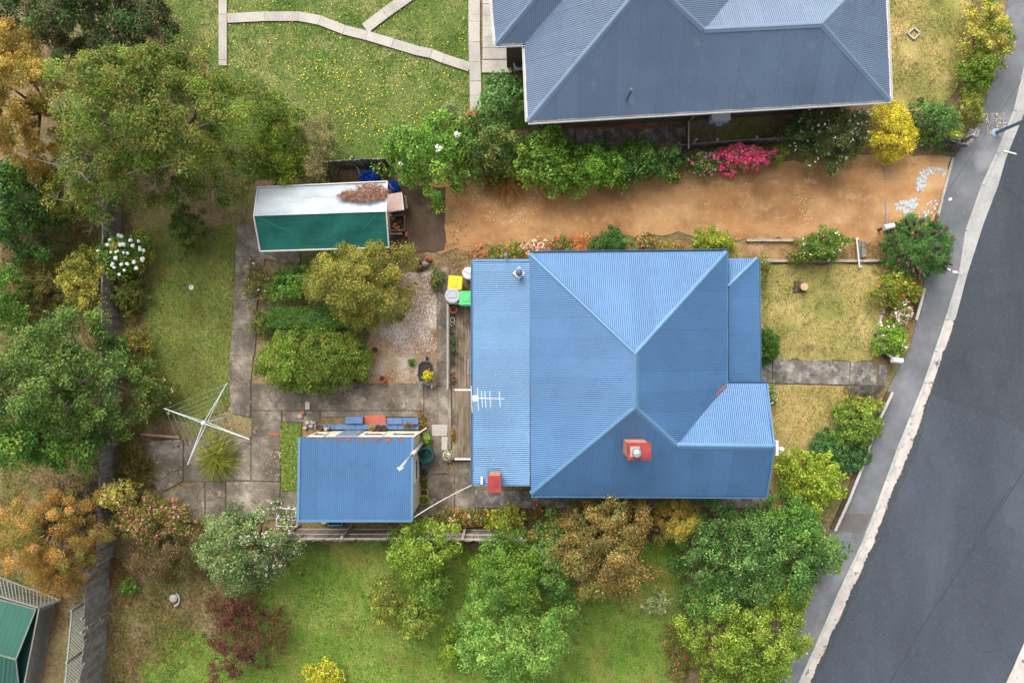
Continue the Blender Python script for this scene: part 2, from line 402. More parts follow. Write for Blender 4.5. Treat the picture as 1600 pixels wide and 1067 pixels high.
# ------------------------------------------------------------------ the setting: ground, lawns, paths, road
g = sheet('ground', [(-140, -140), (140, -140), (140, 140), (-140, 140)], -.03, SOIL, amp=0, world=True)
def lawn_mat(name, stops, patches=(), fine=16): return surf(name, stops, .55, fine, .35, patches=patches, rough=.95, bump=.5, bump_scale=22, spec=.1)
M_L1 = lawn_mat('lawn_olive', [(.3, (76, 100, 46)), (.5, (100, 118, 58)), (.68, (128, 134, 80))], [(.5, .52, .66, (150, 142, 92), .7)])
M_L2 = lawn_mat('lawn_golden', [(.3, (86, 98, 46)), (.55, (112, 120, 60)), (.7, (132, 136, 74))], [(.45, .55, .68, (112, 88, 50), .6)])
M_L3 = lawn_mat('lawn_green', [(.3, (82, 108, 40)), (.5, (104, 128, 52)), (.7, (130, 144, 70))], [(.35, .52, .66, (140, 128, 70), .6), (.9, .58, .7, (126, 94, 60), .6)])
M_L4 = lawn_mat('lawn_dry', [(.3, (112, 112, 60)), (.5, (148, 136, 80)), (.7, (184, 160, 108))], [(.5, .5, .66, (110, 120, 58), .8), (1.6, .58, .68, (98, 82, 60), .8)])
M_L5 = lawn_mat('lawn_straw', [(.3, (134, 120, 70)), (.5, (160, 142, 88)), (.7, (184, 162, 108))], [(.7, .54, .68, (126, 122, 62), .7)])
M_DRIVE = surf('bare_clay', [(.28, (136, 98, 63)), (.5, (163, 120, 79)), (.72, (186, 145, 102))], .35, 18, .16, patches=[(1.3, .52, .8, (212, 184, 140), .3), (.3, .45, .85, (200, 166, 120), .6), (.5, .5, .3, (118, 86, 58), .65), (1.8, .56, .7, (200, 170, 128), .35), (.45, .54, .68, (192, 158, 116), .4)], bump=.35, rough=.95, spec=.1, stretch=(.6, 1.6, 1))
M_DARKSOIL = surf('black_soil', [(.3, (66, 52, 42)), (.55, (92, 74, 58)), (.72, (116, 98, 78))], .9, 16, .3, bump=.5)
M_CONC = surf('stained_concrete', [(.32, (84, 77, 66)), (.5, (120, 110, 97)), (.68, (160, 149, 134))], .9, 14, .22, patches=[(.42, .48, .62, (78, 71, 61), .75), (2.2, .58, .7, (180, 170, 156), .5), (4.5, .6, .7, (92, 72, 52), .6)], cracks=(1.4, .03, .9, (58, 48, 38)), bump=.25, rand=.14)
M_PALE = surf('pale_concrete', [(.3, (152, 146, 136)), (.6, (178, 172, 162)), (.75, (192, 186, 176))], .9, 14, .12, patches=[(.9, .56, .7, (150, 142, 128), .6)], bump=.2, rand=.12)
M_DARKC = surf('dark_concrete', [(.3, (78, 74, 68)), (.5, (106, 101, 94)), (.7, (140, 133, 126))], 1.6, 14, .25, patches=[(3, .5, .62, (172, 164, 156), .5)], cracks=(.7, .015, .6, (58, 52, 46)), bump=.3, rand=.08)  # darker grey concrete with pale blotches and fine cracks
M_ROAD = surf('road_asphalt', [(.3, (52, 56, 61)), (.5, (59, 64, 69)), (.7, (67, 72, 78))], .25, 16, .16, stretch=(1.6, .5, 1, R(27)), patches=[(6, .6, .72, (84, 88, 92), .45), (1.1, .6, .75, (46, 49, 53), .5), (.3, .5, .75, (68, 74, 82), .5)], bump=.3, bump_scale=90, rough=.85)
M_ROAD2 = surf('older_asphalt', [(.3, (56, 62, 69)), (.5, (63, 69, 77)), (.7, (71, 78, 86))], .25, 16, .16, stretch=(1.6, .5, 1, R(27)), patches=[(6, .6, .72, (90, 96, 102), .45), (.9, .6, .75, (50, 55, 61), .5)], bump=.3, bump_scale=90, rough=.85)
M_FOOT = surf('path_asphalt', [(.3, (88, 89, 92)), (.5, (102, 103, 106)), (.7, (120, 121, 123))], .5, 40, .1, patches=[(.4, .55, .7, (146, 147, 148), .55), (.9, .3, .2, (84, 86, 90), .5)], bump=.25, bump_scale=80, rough=.8)
M_KERB = surf('kerb_concrete', [(.3, (146, 148, 142)), (.5, (166, 168, 162)), (.7, (184, 186, 180))], 1.2, 12, .12, patches=[(3, .6, .7, (140, 130, 118), .7)], bump=.25, rand=.06)
M_KERBG = surf('grey_gutter', [(.3, (138, 136, 132)), (.5, (158, 157, 152)), (.7, (172, 170, 166))], 1.0, 18, .12, patches=[(2, .58, .7, (130, 126, 120), .6)], bump=.25)
M_PINKW = surf('whitewashed_gutter', [(.3, (160, 151, 143)), (.5, (180, 171, 163)), (.7, (192, 184, 177))], 1.5, 16, .08, patches=[(2.6, .6, .66, (86, 78, 72), .9), (.8, .5, .7, (146, 138, 130), .6)], bump=.2)
M_WHITE = plain('white_paint', (206, 204, 200), .5, .06)
M_CREAM = plain('cream_paint', (218, 208, 186), .6, .05)
M_TIMB = surf('weathered_timber', [(.3, (98, 84, 70)), (.5, (132, 116, 98)), (.7, (160, 146, 128))], 2.0, 30, .3, stretch=(7, .6, 1), patches=[(.9, .52, .66, (66, 54, 44), .8)], rand=.25, rough=.9)
M_FENCE = surf('grey_paling', [(.3, (112, 106, 100)), (.5, (138, 132, 126)), (.7, (160, 154, 148))], 3, 30, .25, rand=.35, rough=.95)
M_DKFENCE = surf('dark_paling', [(.3, (78, 74, 70)), (.6, (112, 106, 100))], 3, 30, .25, rand=.4, rough=.95)
M_TERRA = plain('terracotta', (186, 104, 66), .8, .2)
M_BRICK_RED = surf('red_paint', [(.3, (112, 46, 46)), (.5, (140, 56, 56)), (.7, (156, 72, 68))], 2.5, 25, .15, patches=[(4, .6, .75, (96, 60, 56), .6)])

L1 = [(258, -30), (738, -30), (736, 150), (745, 250), (600, 262), (520, 258), (380, 285), (340, 240), (330, 100), (262, 60)]
L1b = [(750, 112), (822, 116), (826, 200), (750, 200)]
L2 = [(226, 362), (368, 352), (362, 610), (356, 640), (300, 660), (226, 650)]
L3 = [(425, 846), (1065, 846), (1075, 960), (1065, 1110), (215, 1110), (235, 1040), (290, 985), (340, 990), (390, 940), (418, 900)]
L4 = [(1180, 413), (1384, 413), (1380, 520), (1362, 562), (1180, 562)]
L5 = [(1190, 602), (1340, 604), (1338, 650), (1300, 700), (1240, 750), (1215, 810), (1180, 815)]
L6 = [(1378, -30), (1522, -30), (1508, 120), (1470, 170), (1380, 175)]
L7 = [(438, 661), (471, 660), (470, 768), (440, 766)]
for i, (nm, p, m) in enumerate((('lawn', L1, M_L1), ('lawn', L1b, M_L3), ('lawn', L2, M_L2), ('lawn', L3, M_L3), ('lawn', L4, M_L4), ('lawn', L5, M_L5), ('lawn', L6, M_L4))):
    sheet(nm, p, 0, m, amp=.22 if p is L3 else .06)
DRIVE = [(636, 292), (720, 285), (800, 262), (1000, 285), (1075, 258), (1240, 250), (1400, 238), (1487, 246), (1466, 335), (1405, 362), (1385, 378), (1165, 376), (1060, 366), (900, 374), (740, 392), (636, 394)]
sheet('driveway', DRIVE, .004, M_DRIVE, amp=.09)
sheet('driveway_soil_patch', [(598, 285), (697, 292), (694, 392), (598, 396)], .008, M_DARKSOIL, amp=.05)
GRAV = [(600, 432), (690, 420), (686, 560), (680, 604), (578, 604), (572, 520)]
M_GRAV = surf('shell_grit', [(.3, (126, 98, 68)), (.5, (162, 140, 116)), (.66, (204, 194, 184))], .5, 22, .3, bump=.6, patches=[(.7, .55, .66, (120, 86, 56), .8)])
sheet('gravel_bed', GRAV, .004, M_GRAV, amp=.06)

def slabs(name, quads_px, m, z=.03, base=None, parent=None, piece='slab', thick=.07, gap=.005, jit=.006):
    """a path: a base sheet under separate chamfered slabs"""
    allp = [p for q in quads_px for p in q]
    root = parent
    if root is None:
        mb = MB()
        for q in quads_px: mb.prism(pw(q), -.06, z - .012)
        root = mb.build(name, MATS['soil'] if m is not M_CONC else m); root['kind'] = 'structure'
    for q in quads_px:
        p = [Vector(v) for v in pw(q)]; c = sum(p, Vector((0, 0))) / len(p)
        p = [v - (v - c).normalized() * gap for v in p]; dz = random.uniform(-jit, jit)
        MB().prism(p, z - .011, z + dz, .008).build(piece, m, root)
    return root
def strip(pts, wpx):      # quads along a pixel polyline; pts carries a joint at each point
    out = []; n = len(pts); prs = []
    for i, (x, y) in enumerate(pts):
        a = pts[max(i - 1, 0)]; b = pts[min(i + 1, n - 1)]; L = math.hypot(b[0] - a[0], b[1] - a[1])
        nx, ny = -(b[1] - a[1]) / L, (b[0] - a[0]) / L; prs.append(((x + nx * wpx / 2, y + ny * wpx / 2), (x - nx * wpx / 2, y - ny * wpx / 2)))
    for i in range(n - 1): out.append([prs[i][0], prs[i + 1][0], prs[i + 1][1], prs[i][1]])
    return out
def gridq(x0, x1, y0, y1, xs, ys):
    X = [x0] + list(xs) + [x1]; Y = [y0] + list(ys) + [y1]
    return [[(X[i], Y[j]), (X[i + 1], Y[j]), (X[i + 1], Y[j + 1]), (X[i], Y[j + 1])] for i in range(len(X) - 1) for j in range(len(Y) - 1)]
slabs('garden_path', strip([(349, -20), (349, 24)], 13) + strip([(349, 24), (349, 95), (349, 104)], 13) + strip([(356, 30), (415, 27), (467, 27), (500, 33), (538, 48), (574, 57), (614, 69), (654, 81), (674, 85), (694, 93), (734, 106)], 15)
      + strip([(571, 46), (602, 22), (636, -2), (670, -28)], 17) + strip([(741, -20), (741, 35), (741, 67), (742, 98), (743, 128), (743, 150), (744, 196)], 18), M_PALE, .075)
slabs('side_terrace', gridq(754, 777, -20, 76, [], [8, 26, 42, 60]) + gridq(754, 800, 76, 94, [], []) + gridq(753, 800, 95, 115, [], []) + gridq(801, 823, 75, 113, [], []), M_PALE, .09)
slabs('concrete_path', [[(370, 352), (416, 350), (414, 402), (369, 402)], [(369, 402), (414, 402), (412, 418), (368, 418)], [(368, 418), (404, 418), (402, 470), (366, 470)],
      [(366, 470), (402, 470), (400, 500), (364, 500)], [(364, 500), (402, 500), (398, 555), (360, 555)], [(360, 555), (396, 555), (392, 598), (358, 597)], [(358, 597), (392, 598), (392, 652), (362, 645)],
      [(415, 350), (470, 396), (468, 414), (413, 404)]], M_CONC)
slabs('concrete_yard', gridq(393, 662, 599, 641, [432, 472, 513, 551, 592, 634], []) + gridq(393, 440, 642, 680, [], []) + gridq(442, 500, 642, 659, [], []) + gridq(501, 662, 642, 651, [590], [])
      + [[(393, 681), (438, 678), (438, 752), (393, 750)], [(352, 690), (392, 681), (392, 750), (346, 750)], [(222, 690), (286, 686), (286, 752), (250, 770), (222, 722)], [(288, 686), (350, 690), (344, 752), (288, 752)],
         [(250, 772), (320, 753), (320, 822), (258, 806)], [(322, 753), (352, 752), (352, 816), (322, 822)], [(354, 752), (438, 753), (436, 812), (354, 814)], [(439, 768), (470, 768), (470, 820), (439, 818)]], M_CONC)
slabs('house_side_path', gridq(663, 701, 604, 740, [684], [640, 676]) + gridq(682, 702, 418, 603, [], [458, 497, 540, 566]) + gridq(655, 710, 741, 806, [], [775]) + gridq(711, 742, 720, 800, [], [745, 770])
      + gridq(656, 681, 676, 741, [], []), M_CONC)
slabs('house_back_path', gridq(742, 1205, 766, 793, [790, 830, 1075, 1125], []), M_DARKC)
slabs('front_path', [[(1150, 560), (1206, 560), (1206, 598), (1150, 596)], [(1207, 560), (1328, 565), (1326, 601), (1207, 598)], [(1329, 565), (1370, 567), (1368, 602), (1327, 601)], [(1373, 569), (1386, 571), (1384, 604), (1371, 603)]], M_DARKC)
slabs('neighbour_side_path', [[(870, 203), (898, 202), (898, 229), (870, 231)], [(899, 202), (945, 202), (945, 226), (899, 229)], [(946, 202), (994, 200), (994, 224), (946, 226)], [(995, 200), (1045, 198), (1045, 222), (995, 224)], [(1046, 198), (1072, 197), (1072, 221), (1046, 222)]], M_DARKC, .04)
slabs('white_paving', [[(675, 663), (700, 663), (699, 681), (675, 681)], [(690, 682), (700, 682), (699, 703), (690, 703)]], M_PALE, .05)
slabs('brick_edging', gridq(420, 438, 676, 680, [426, 432], []) + gridq(870, 1035, 199, 202, list(range(882, 1035, 9)), []), plain('edging_brick', (170, 96, 66), .8, .2), .06, piece='brick')

slabs('driveway_kerb', strip([(1489, 246), (1481, 276), (1473, 306), (1465, 338)], 4), M_PALE, .035)
# lower garden beds round the street corner and the strip by the house
M_BED = surf('garden_bed', [(.3, (104, 78, 52)), (.5, (140, 108, 72)), (.7, (176, 146, 106))], .9, 14, .3, bump=.6, patches=[(.7, .54, .66, (112, 106, 52), .7)])
sheet('garden_bed', [(735, 392), (900, 376), (1165, 378), (1385, 380), (1386, 411), (1180, 411), (1180, 440), (735, 440)], -.004, M_BED, amp=.05)
sheet('garden_bed', [(1386, 385), (1455, 400), (1420, 545), (1388, 570), (1362, 562), (1382, 520)], -.008, M_BED, amp=.04)
sheet('garden_bed', [(690, 785), (1200, 785), (1260, 800), (1240, 850), (690, 850)], -.012, M_DARKSOIL, amp=.04)
# road, kerb, footpath
KL = [(1640, -80), (1612, 60), (1585, 174), (1558, 240), (1535, 290), (1510, 361), (1499, 431), (1478, 500), (1445, 598), (1403, 702), (1368, 798), (1349, 846), (1308, 933), (1277, 1005), (1249, 1067), (1215, 1140)]
KR = [(1660, -80), (1628, 60), (1602, 174), (1572, 248), (1560, 290), (1537, 350), (1511, 431), (1493, 500), (1459, 596), (1426, 696), (1390, 780), (1367, 846), (1327, 933), (1294, 1005), (1268, 1063), (1234, 1140)]
FL = [(1585, -80), (1566, 60), (1540, 160), (1508, 225), (1488, 248), (1466, 335), (1448, 420), (1422, 545), (1388, 606), (1342, 735), (1300, 826), (1240, 960), (1175, 1140)]
sheet('footpath', FL + KL[::-1], .012, M_FOOT, amp=.012, step=.6)
sheet('footpath_patch', [(1321, 803), (1362, 802), (1347, 835), (1305, 828)], .018, surf('dark_asphalt_patch', [(.3, (84, 80, 78)), (.7, (100, 96, 94))], 1, 50, .1), amp=.02)
RO = [(1900, -80), (1900, 1140)]
sheet('road', KR[:1] + RO + KR[1:][::-1], -.04, M_ROAD, amp=0)
jag = []
kr_w = [Vector(v) for v in pw(KR)]
for i in range(len(kr_w) - 1):
    a, b = kr_w[i], kr_w[i + 1]; k = max(2, int((b - a).length / .09)); nn = Vector((-(b - a).y, (b - a).x)).normalized()
    amp = .0 if KR[i][1] < 480 else .05
    for j in range(k): jag.append(tuple(a.lerp(b, j / k) + nn * (random.gauss(0, amp * .5) + amp * math.sin((i * 7 + j) * .35) * .7)))
sheet('road_surface', jag + [tuple(kr_w[-1])] + [tuple(W(x, y))[:2] for x, y in RO[::-1]], -.012, M_ROAD, amp=0, world=True)
sheet('road_patch', [(1455, 617), (1500, 632), (1545, 648), (1600, 674), (1900, 780), (1900, 1140), (1250, 1140), (1276, 1063), (1302, 1005), (1336, 933), (1376, 846), (1400, 780), (1434, 700)], -.007, M_ROAD2, amp=.02)
seam = surf('tar_seam', [(.3, (50, 56, 64)), (.7, (58, 65, 74))], 2, 30, .1)
sheet('road_seam', strip([(1580, 760), (1530, 835), (1480, 920), (1420, 1010), (1390, 1070)], 2.2)[0], -.003, seam, amp=.01)
for q in strip([(1600, 735), (1565, 790), (1530, 840), (1490, 905), (1440, 980), (1400, 1050), (1380, 1090)], 2): sheet('road_seam', q, -.003, seam, amp=0)
sheet('road_seam', [(1566, 290), (1600, 292), (1640, 300), (1640, 330), (1600, 318), (1580, 300)], -.003, M_ROAD, amp=.01)
gut = sheet('gutter', [tuple(p) for p in KL] + [tuple(p) for p in KR[::-1]], -.02, M_PINKW, amp=0)
gtop = sheet('gutter_apron', KL[:8] + [(x + 1.5, y) for x, y in KR[:8][::-1]], -.016, M_KERBG, amp=.005)
kerb = MB(); klw = [Vector(v) for v in pw(KL)]
for i in range(len(klw) - 1): kerb.bar((*klw[i], -.06), (*klw[i + 1], -.06), .10, .1)
kerb = kerb.build('kerb', M_KERBG); kerb['kind'] = 'structure'
acc = 0
for i in range(len(klw) - 1):
    a, b = klw[i], klw[i + 1]; L = (b - a).length; k = max(1, round(L / 1.5)); t = (b - a).normalized(); nn = Vector((-t.y, t.x))
    for j in range(k):
        p, q = a.lerp(b, j / k) + t * .008, a.lerp(b, (j + 1) / k) - t * .008
        MB().prism([p + nn * -.065, q + nn * -.065, q + nn * .065, p + nn * .065], -.02, .04 + random.uniform(-.004, .004), .015).build('kerb_stone', M_KERB if a.y < 2 else M_KERBG, kerb)
op = sheet('far_gutter', [(1566, 1080), (1600, 1004), (1660, 880), (1700, 880), (1640, 1010), (1606, 1080)], .0, M_PINKW, amp=.015)
# painted and chalked marks
mk = plain('road_marking_white', (222, 226, 228), .7, .05)
for n_, q in enumerate(([(1482, 310), (1487, 309), (1487, 313), (1482, 314)], [(1479, 419), (1485, 421), (1485, 423), (1479, 421)], [(1488, 423), (1496, 424), (1496, 427), (1488, 426)], [(1497, 425), (1501, 425), (1501, 428), (1497, 428)], [(1568, 235), (1588, 240), (1588, 242), (1568, 237)], [(1332, 1044), (1332, 1043), (1333, 1043)])[:5]):
    sheet('survey_mark', q, .017, mk, amp=.004, step=.06)
M_FLAKE = plain('pale_blue_paint', (184, 196, 200), .6, .15)
def flakes(name, poly, n, size, m, z, label):
    mb = MB(); xy = scatter(pw(poly), n * 4)[:n]
    for x, y in xy:
        k = random.randint(5, 7); a0 = random.uniform(0, 6); r0 = size * random.uniform(.4, 1.2); e = random.uniform(1, 2.2); ra = random.uniform(0, 3.14)
        pts = []
        for j in range(k):
            a = a0 + j * 6.283 / k; u, v = math.cos(a) * r0 * e * random.uniform(.6, 1), math.sin(a) * r0 * random.uniform(.6, 1)
            pts.append((x + u * math.cos(ra) - v * math.sin(ra), y + u * math.sin(ra) + v * math.cos(ra), z + random.uniform(0, .006)))
        n0 = len(mb.v); mb.add(pts, [tuple(range(k))])
    o = mb.build(name, m); return tag(o, label, 'paint flakes', kind='stuff')
fl = flakes('paint_flakes', [(1430, 285), (1434, 272), (1444, 263), (1460, 262), (1478, 266), (1477, 278), (1466, 270), (1449, 274), (1444, 296), (1436, 306)], 130, .05, M_FLAKE, .014, 'pale blue paint flakes curved across the driveway mouth')
fl = flakes('paint_flakes', [(1396, 322), (1412, 313), (1436, 311), (1434, 322), (1420, 336), (1404, 330)], 100, .06, M_FLAKE, .014, 'pale blue paint flakes in a clump on the clay driveway')
fl = flakes('paint_flakes', [(1425, 338), (1445, 322), (1466, 305), (1470, 318), (1456, 336), (1440, 342)], 30, .05, M_FLAKE, .014, 'sparse pale flakes beside the spiky cone shrub')
M_PIPE = plain('blue_grey_pipe', (140, 160, 178), .5, .15)
for nm, pts, lab in (('drain_rod', [(1381, 256), (1383, 266), (1384, 280)], 'short pale blue strip lying on clay near yellow shrub'), ('drain_rod', [(1384, 315), (1385, 332), (1386, 352)], 'longer pale blue strip lying on clay above letterbox')):
    p = [W(x, y, .03) for x, y in pts]; o = MB().tube(p, .025, 6).build(nm, M_PIPE, loc=(p[0].x, p[0].y, 0)); tag(o, lab, 'pipe', 'pale strips on the driveway')
# ------------------------------------------------------------------ roofs
def roofmat(name, c, rough=.42, rand=.12, dirt=None, spec=.5):
    pt = [(.35, .45, .7, tuple(min(255, v * 1.09) for v in c), .6), (1.3, .56, .75, tuple(v * .86 for v in c), .5), (9, .7, .74, (150, 160, 166), .35)]
    if dirt: pt.append(dirt)
    return surf(name, [(.3, tuple(v * .94 for v in c)), (.7, c)], .5, 35, .05, patches=pt, rough=rough, rand=rand, spec=spec, metal=.25)
M_BLUE = roofmat('blue_roof_steel', (70, 108, 146)); M_BLUECAP = roofmat('blue_flashing', (86, 122, 154), rand=0)
M_GREY = roofmat('slate_roof_steel', (98, 115, 136), dirt=(1.5, .62, .75, (150, 160, 170), .3)); M_GREYCAP = roofmat('slate_flashing', (106, 124, 144), rand=0)
M_BLUEPALE = roofmat('paler_blue_steel', (80, 117, 150)); M_UNDER = plain('roof_underlay', (60, 70, 84), .9, .1)  # lean-to sheets are a slightly paler blue than the other slopes
def uv_frame(pl):
    a, n = pl; dn = Vector((0, 0, -1)); dn = (dn - n * dn.dot(n))
    if dn.length < 1e-5: dn = Vector((0, -1, 0))
    dn.normalize(); return a, n, dn.cross(n).normalized(), dn
def corrugated(parent, pl, pts, m, pitch=.0762, amp=.009, sheet_w=.762, lift=.03, name='roof_sheet', down=None):
    """separate corrugated sheets, ribs running down the slope, cut to the outline pts"""
    a, n, U, D = uv_frame(pl)
    uv = [((p - a).dot(U), (p - a).dot(D)) for p in pts]; us = [u for u, _ in uv]; u0, u1 = min(us), max(us); m_ = len(uv)
    def vr(u):
        hit = []
        for i in range(m_):
            (ua, va), (ub, vb) = uv[i], uv[(i + 1) % m_]
            if abs(ub - ua) < 1e-7:
                if abs(u - ua) < 1e-5: hit += [va, vb]
            elif min(ua, ub) - 1e-6 <= u <= max(ua, ub) + 1e-6: hit.append(va + (vb - va) * (u - ua) / (ub - ua))
        return (min(hit), max(hit)) if hit else (0, 0)
    step = pitch / 6; ns = max(1, int(math.ceil((u1 - u0) / sheet_w)))
    for s_ in range(ns):
        lo, hi = u0 + s_ * sheet_w, min(u1, u0 + (s_ + 1) * sheet_w)
        if hi - lo < .02: continue
        ul = sorted(set([lo, hi] + [u for u in us if lo < u < hi] + [u0 + k * step for k in range(int((lo - u0) / step), int((hi - u0) / step) + 2) if lo < u0 + k * step < hi]))
        vs = []; fs = []; li = lift + (.006 if s_ % 2 else 0)
        for u in ul:
            e = 1e-4; v0, v1 = vr(min(max(u, u0 + e), u1 - e)); w_ = amp * math.sin(2 * math.pi * (u - u0) / pitch)
            for v in (v0, v1): vs.append(a + U * u + D * v + n * (w_ + li))
        for k in range(len(ul) - 1): fs.append((2 * k, 2 * k + 1, 2 * k + 3, 2 * k + 2))
        if (vs[1] - vs[0]).cross(vs[2] - vs[0]).dot(n) > 0: fs = [f for f in fs]
        else: fs = [tuple(reversed(f)) for f in fs]
        mb = MB(); mb.v = vs; mb.f = fs; o = mb.build(name, m, parent, smooth=True)
def cap(parent, a, b, m, wd=.13, drop=.06, name='ridge_cap', lift=.045, roll=.02):
    up = Vector((0, 0, lift))
    pr = [(-wd, -drop), (-.04, 0), (-.02, roll), (.02, roll), (.04, 0), (wd, -drop), (wd, -drop - .012), (0, -.015), (-wd, -drop - .012)]
    return MB().extrude(a + up, b + up, pr).build(name, m, parent)
def gutter(parent, a, b, m, out=1, wd=.115, name='gutter'):
    t = .012; pr = [(0, .0), (0, -.10), (out * wd, -.10), (out * wd, .015), (out * (wd - t), .015), (out * (wd - t), -.10 + t), (out * t, -.10 + t), (out * t, 0)]
    if out < 0: pr = pr[::-1]
    return MB().extrude(a, b, pr).build(name, m, parent)
def roofbase(parent, polys, m=None):
    mb = MB()
    for p in polys:
        k = len(mb.v); q = [v + Vector((0, 0, -.035)) for v in p]
        nn = sum(((q[i] - q[0]).cross(q[i + 1] - q[0]) for i in range(1, len(q) - 1)), Vector())
        idx = tuple(range(len(q))); mb.add(q, [idx if nn.z > 0 else idx[::-1]])
    return mb.build('roof', m or M_UNDER, parent)
def window(parent, c, wd, ht, face, frame_m, pane_m, name='window'):
    """face: angle the window looks towards"""
    c = Vector(c); rz = face - math.pi / 2; n = Vector((math.cos(face), math.sin(face), 0))
    f = MB(); t = Vector((-n.y, n.x, 0))
    for s_ in (-1, 1):
        f.box(c + t * s_ * wd / 2, (.06, .07, ht), rz); f.box(c + Vector((0, 0, s_ * ht / 2)), (wd + .06, .068, .06), rz)
    f = f.build(name, frame_m, parent)
    MB().box(c - n * .005, (wd - .05, .02, ht - .05), rz).build('pane', pane_m, f); return f
M_GLASS = plain('dark_glass', (58, 70, 84), .08, .1, .6); M_WALL = surf('cream_weatherboard', [(.3, (206, 198, 182)), (.7, (222, 214, 200))], .8, 20, .06)
M_RUST = surf('rust', [(.3, (106, 70, 54)), (.7, (138, 96, 74))], 5, 30, .3)
M_BRK = None
def brickmat():
    m, nt, b = newmat('chimney_brick'); g = nt.nodes.new('ShaderNodeNewGeometry')
    mp = nt.nodes.new('ShaderNodeMapping'); mp.inputs['Rotation'].default_value = (R(90), 0, 0); nt.links.new(g.outputs['Position'], mp.inputs[0])
    t = nt.nodes.new('ShaderNodeTexBrick'); t.inputs['Scale'].default_value = 1; t.inputs['Brick Width'].default_value = .23; t.inputs['Row Height'].default_value = .085; t.inputs['Mortar Size'].default_value = .008
    t.inputs['Color1'].default_value = c4((176, 98, 66)); t.inputs['Color2'].default_value = c4((150, 74, 54)); t.inputs['Mortar'].default_value = c4((206, 176, 150))
    nt.links.new(mp.outputs[0], t.inputs['Vector']); nt.links.new(t.outputs['Color'], b.inputs['Base Color']); b.inputs['Roughness'].default_value = .9; return m
M_BRK = brickmat()

# ---- the blue house
ZE = 3.3; ZR = 4.95
hs_ = thing('blue_roofed_house', 'weatherboard house with bright blue corrugated hip roof and two red chimneys', 'house', (3.5, -1.0, 0))
EA = {k: W(*v, ZE) for k, v in dict(nw=(828, 397), ne=(1136, 394), sw=(830, 772), se=(1197, 774), e2=(1136, 600), gn=(1197, 600)).items()}
R1, R2 = W(993, 553, ZR), W(993, 637, ZR)
pS = plane(EA['sw'], EA['se'], R2); pL = plane(EA['nw'], EA['sw'], (R1 + R2) / 2); pN = plane(EA['nw'], EA['ne'], R1); pR = plane(EA['ne'], EA['e2'], (R1 + R2) / 2)
GV, GA = on(pS, 1057, 696), on(pS, 1208, 698); pG = plane(EA['e2'], EA['gn'], GA)
LT = [W(828, 407, ZE - .02), W(740, 407, 2.95), W(740, 757, 2.95), W(828, 757, ZE - .02)]; pLT = plane(LT[0], LT[1], LT[2])
VR = [W(1138, 448, 2.98), W(1183, 404, 2.7), W(1185, 600, 2.7), W(1138, 600, 2.98)]; pV = plane(VR[1], VR[2], VR[3]); VT = [W(1138, 404, 2.7), W(1183, 404, 2.7), W(1138, 448, 2.98)]; pVT = plane(*VT)
polys = dict(S=[EA['sw'], EA['se'], GA, GV, R2], L=[EA['nw'], R1, R2, EA['sw']], N=[EA['nw'], EA['ne'], R1], R=[EA['ne'], R1, R2, GV, EA['e2']], G=[GV, GA, EA['gn'], EA['e2']], LT=LT, V=VR, VT=VT)
rf = roofbase(hs_, polys.values())
for k, pl in (('S', pS), ('L', pL), ('N', pN), ('R', pR), ('G', pG), ('LT', pLT), ('V', pV), ('VT', pVT)): corrugated(rf, pl, polys[k], M_BLUEPALE if k == 'LT' else M_BLUE)
for a, b in ((R1, R2), (EA['nw'], R1), (EA['ne'], R1), (EA['sw'], R2), (GV, R2)): cap(rf, a, b, M_BLUECAP)
cap(rf, GV, GA, M_BLUECAP, .12, .05); cap(rf, VR[0], VR[1], M_BLUECAP, .09, .03)
MB().bar(EA['ne'] + Vector((-.02, 0, -.12)), EA['e2'] + Vector((-.02, 0, -.12)), .10, .3).build('apron_flashing', M_BLUECAP, rf)
MB().bar(GV + Vector((.0, .0, .0)), EA['e2'], .16, .03).build('valley', M_BLUECAP, rf)
MB().bar(W(1118, 618, 3.57), W(1134, 601, 3.40), .07, .05).build('rust_stain', M_RUST, rf)
for a, b in ((EA['nw'], EA['ne']), (EA['sw'], EA['se']), (LT[2], LT[1]), (VR[2], VR[1]), (EA['gn'], EA['e2'])):
    c = (a + b) / 2; t = (b - a).normalized(); sd = t.cross(Vector((0, 0, 1))); cen = Vector((3.8, -2.0, 0)); o_ = 1 if sd.dot(c - cen) > 0 else -1
    gutter(rf, a + Vector((0, 0, .02)), b + Vector((0, 0, .02)), M_BLUECAP, o_)
for a, b in ((LT[1], LT[0]), (LT[2], LT[3])): MB().bar(a + Vector((0, 0, .02)), b + Vector((0, 0, .02)), .09, .09).build('barge_flashing', M_BLUECAP, rf)
for a, b in ((EA['gn'], GA), (EA['se'], GA)): MB().bar(a + Vector((.02, 0, .0)), b + Vector((.02, 0, .0)), .06, .16).build('barge_board', M_BLUECAP, rf)
wm = MB(); i_ = .45
def wallbox(x0, x1, y0, y1, z): wm.prism([(x0, y0), (x1, y0), (x1, y1), (x0, y1)], -.05, z)
wallbox(EA['nw'].x + .1, EA['ne'].x - i_, EA['sw'].y + i_, EA['nw'].y - i_, ZE - .06)
wallbox(LT[1].x + .35, EA['nw'].x + .1, LT[2].y + .3, LT[1].y - .3, 2.85)
wallbox(EA['ne'].x - i_, EA['se'].x - i_, EA['se'].y + i_, EA['gn'].y - i_, ZE - .06)
wm.prism([(EA['se'].x - i_ - .1, EA['se'].y + i_), (EA['se'].x - i_ - .02, EA['se'].y + i_), (EA['se'].x - i_ - .02, EA['gn'].y - i_), (EA['se'].x - i_ - .1, EA['gn'].y - i_)], ZE - .06, ZE + .2)
wl = wm.build('wall', M_WALL, hs_)
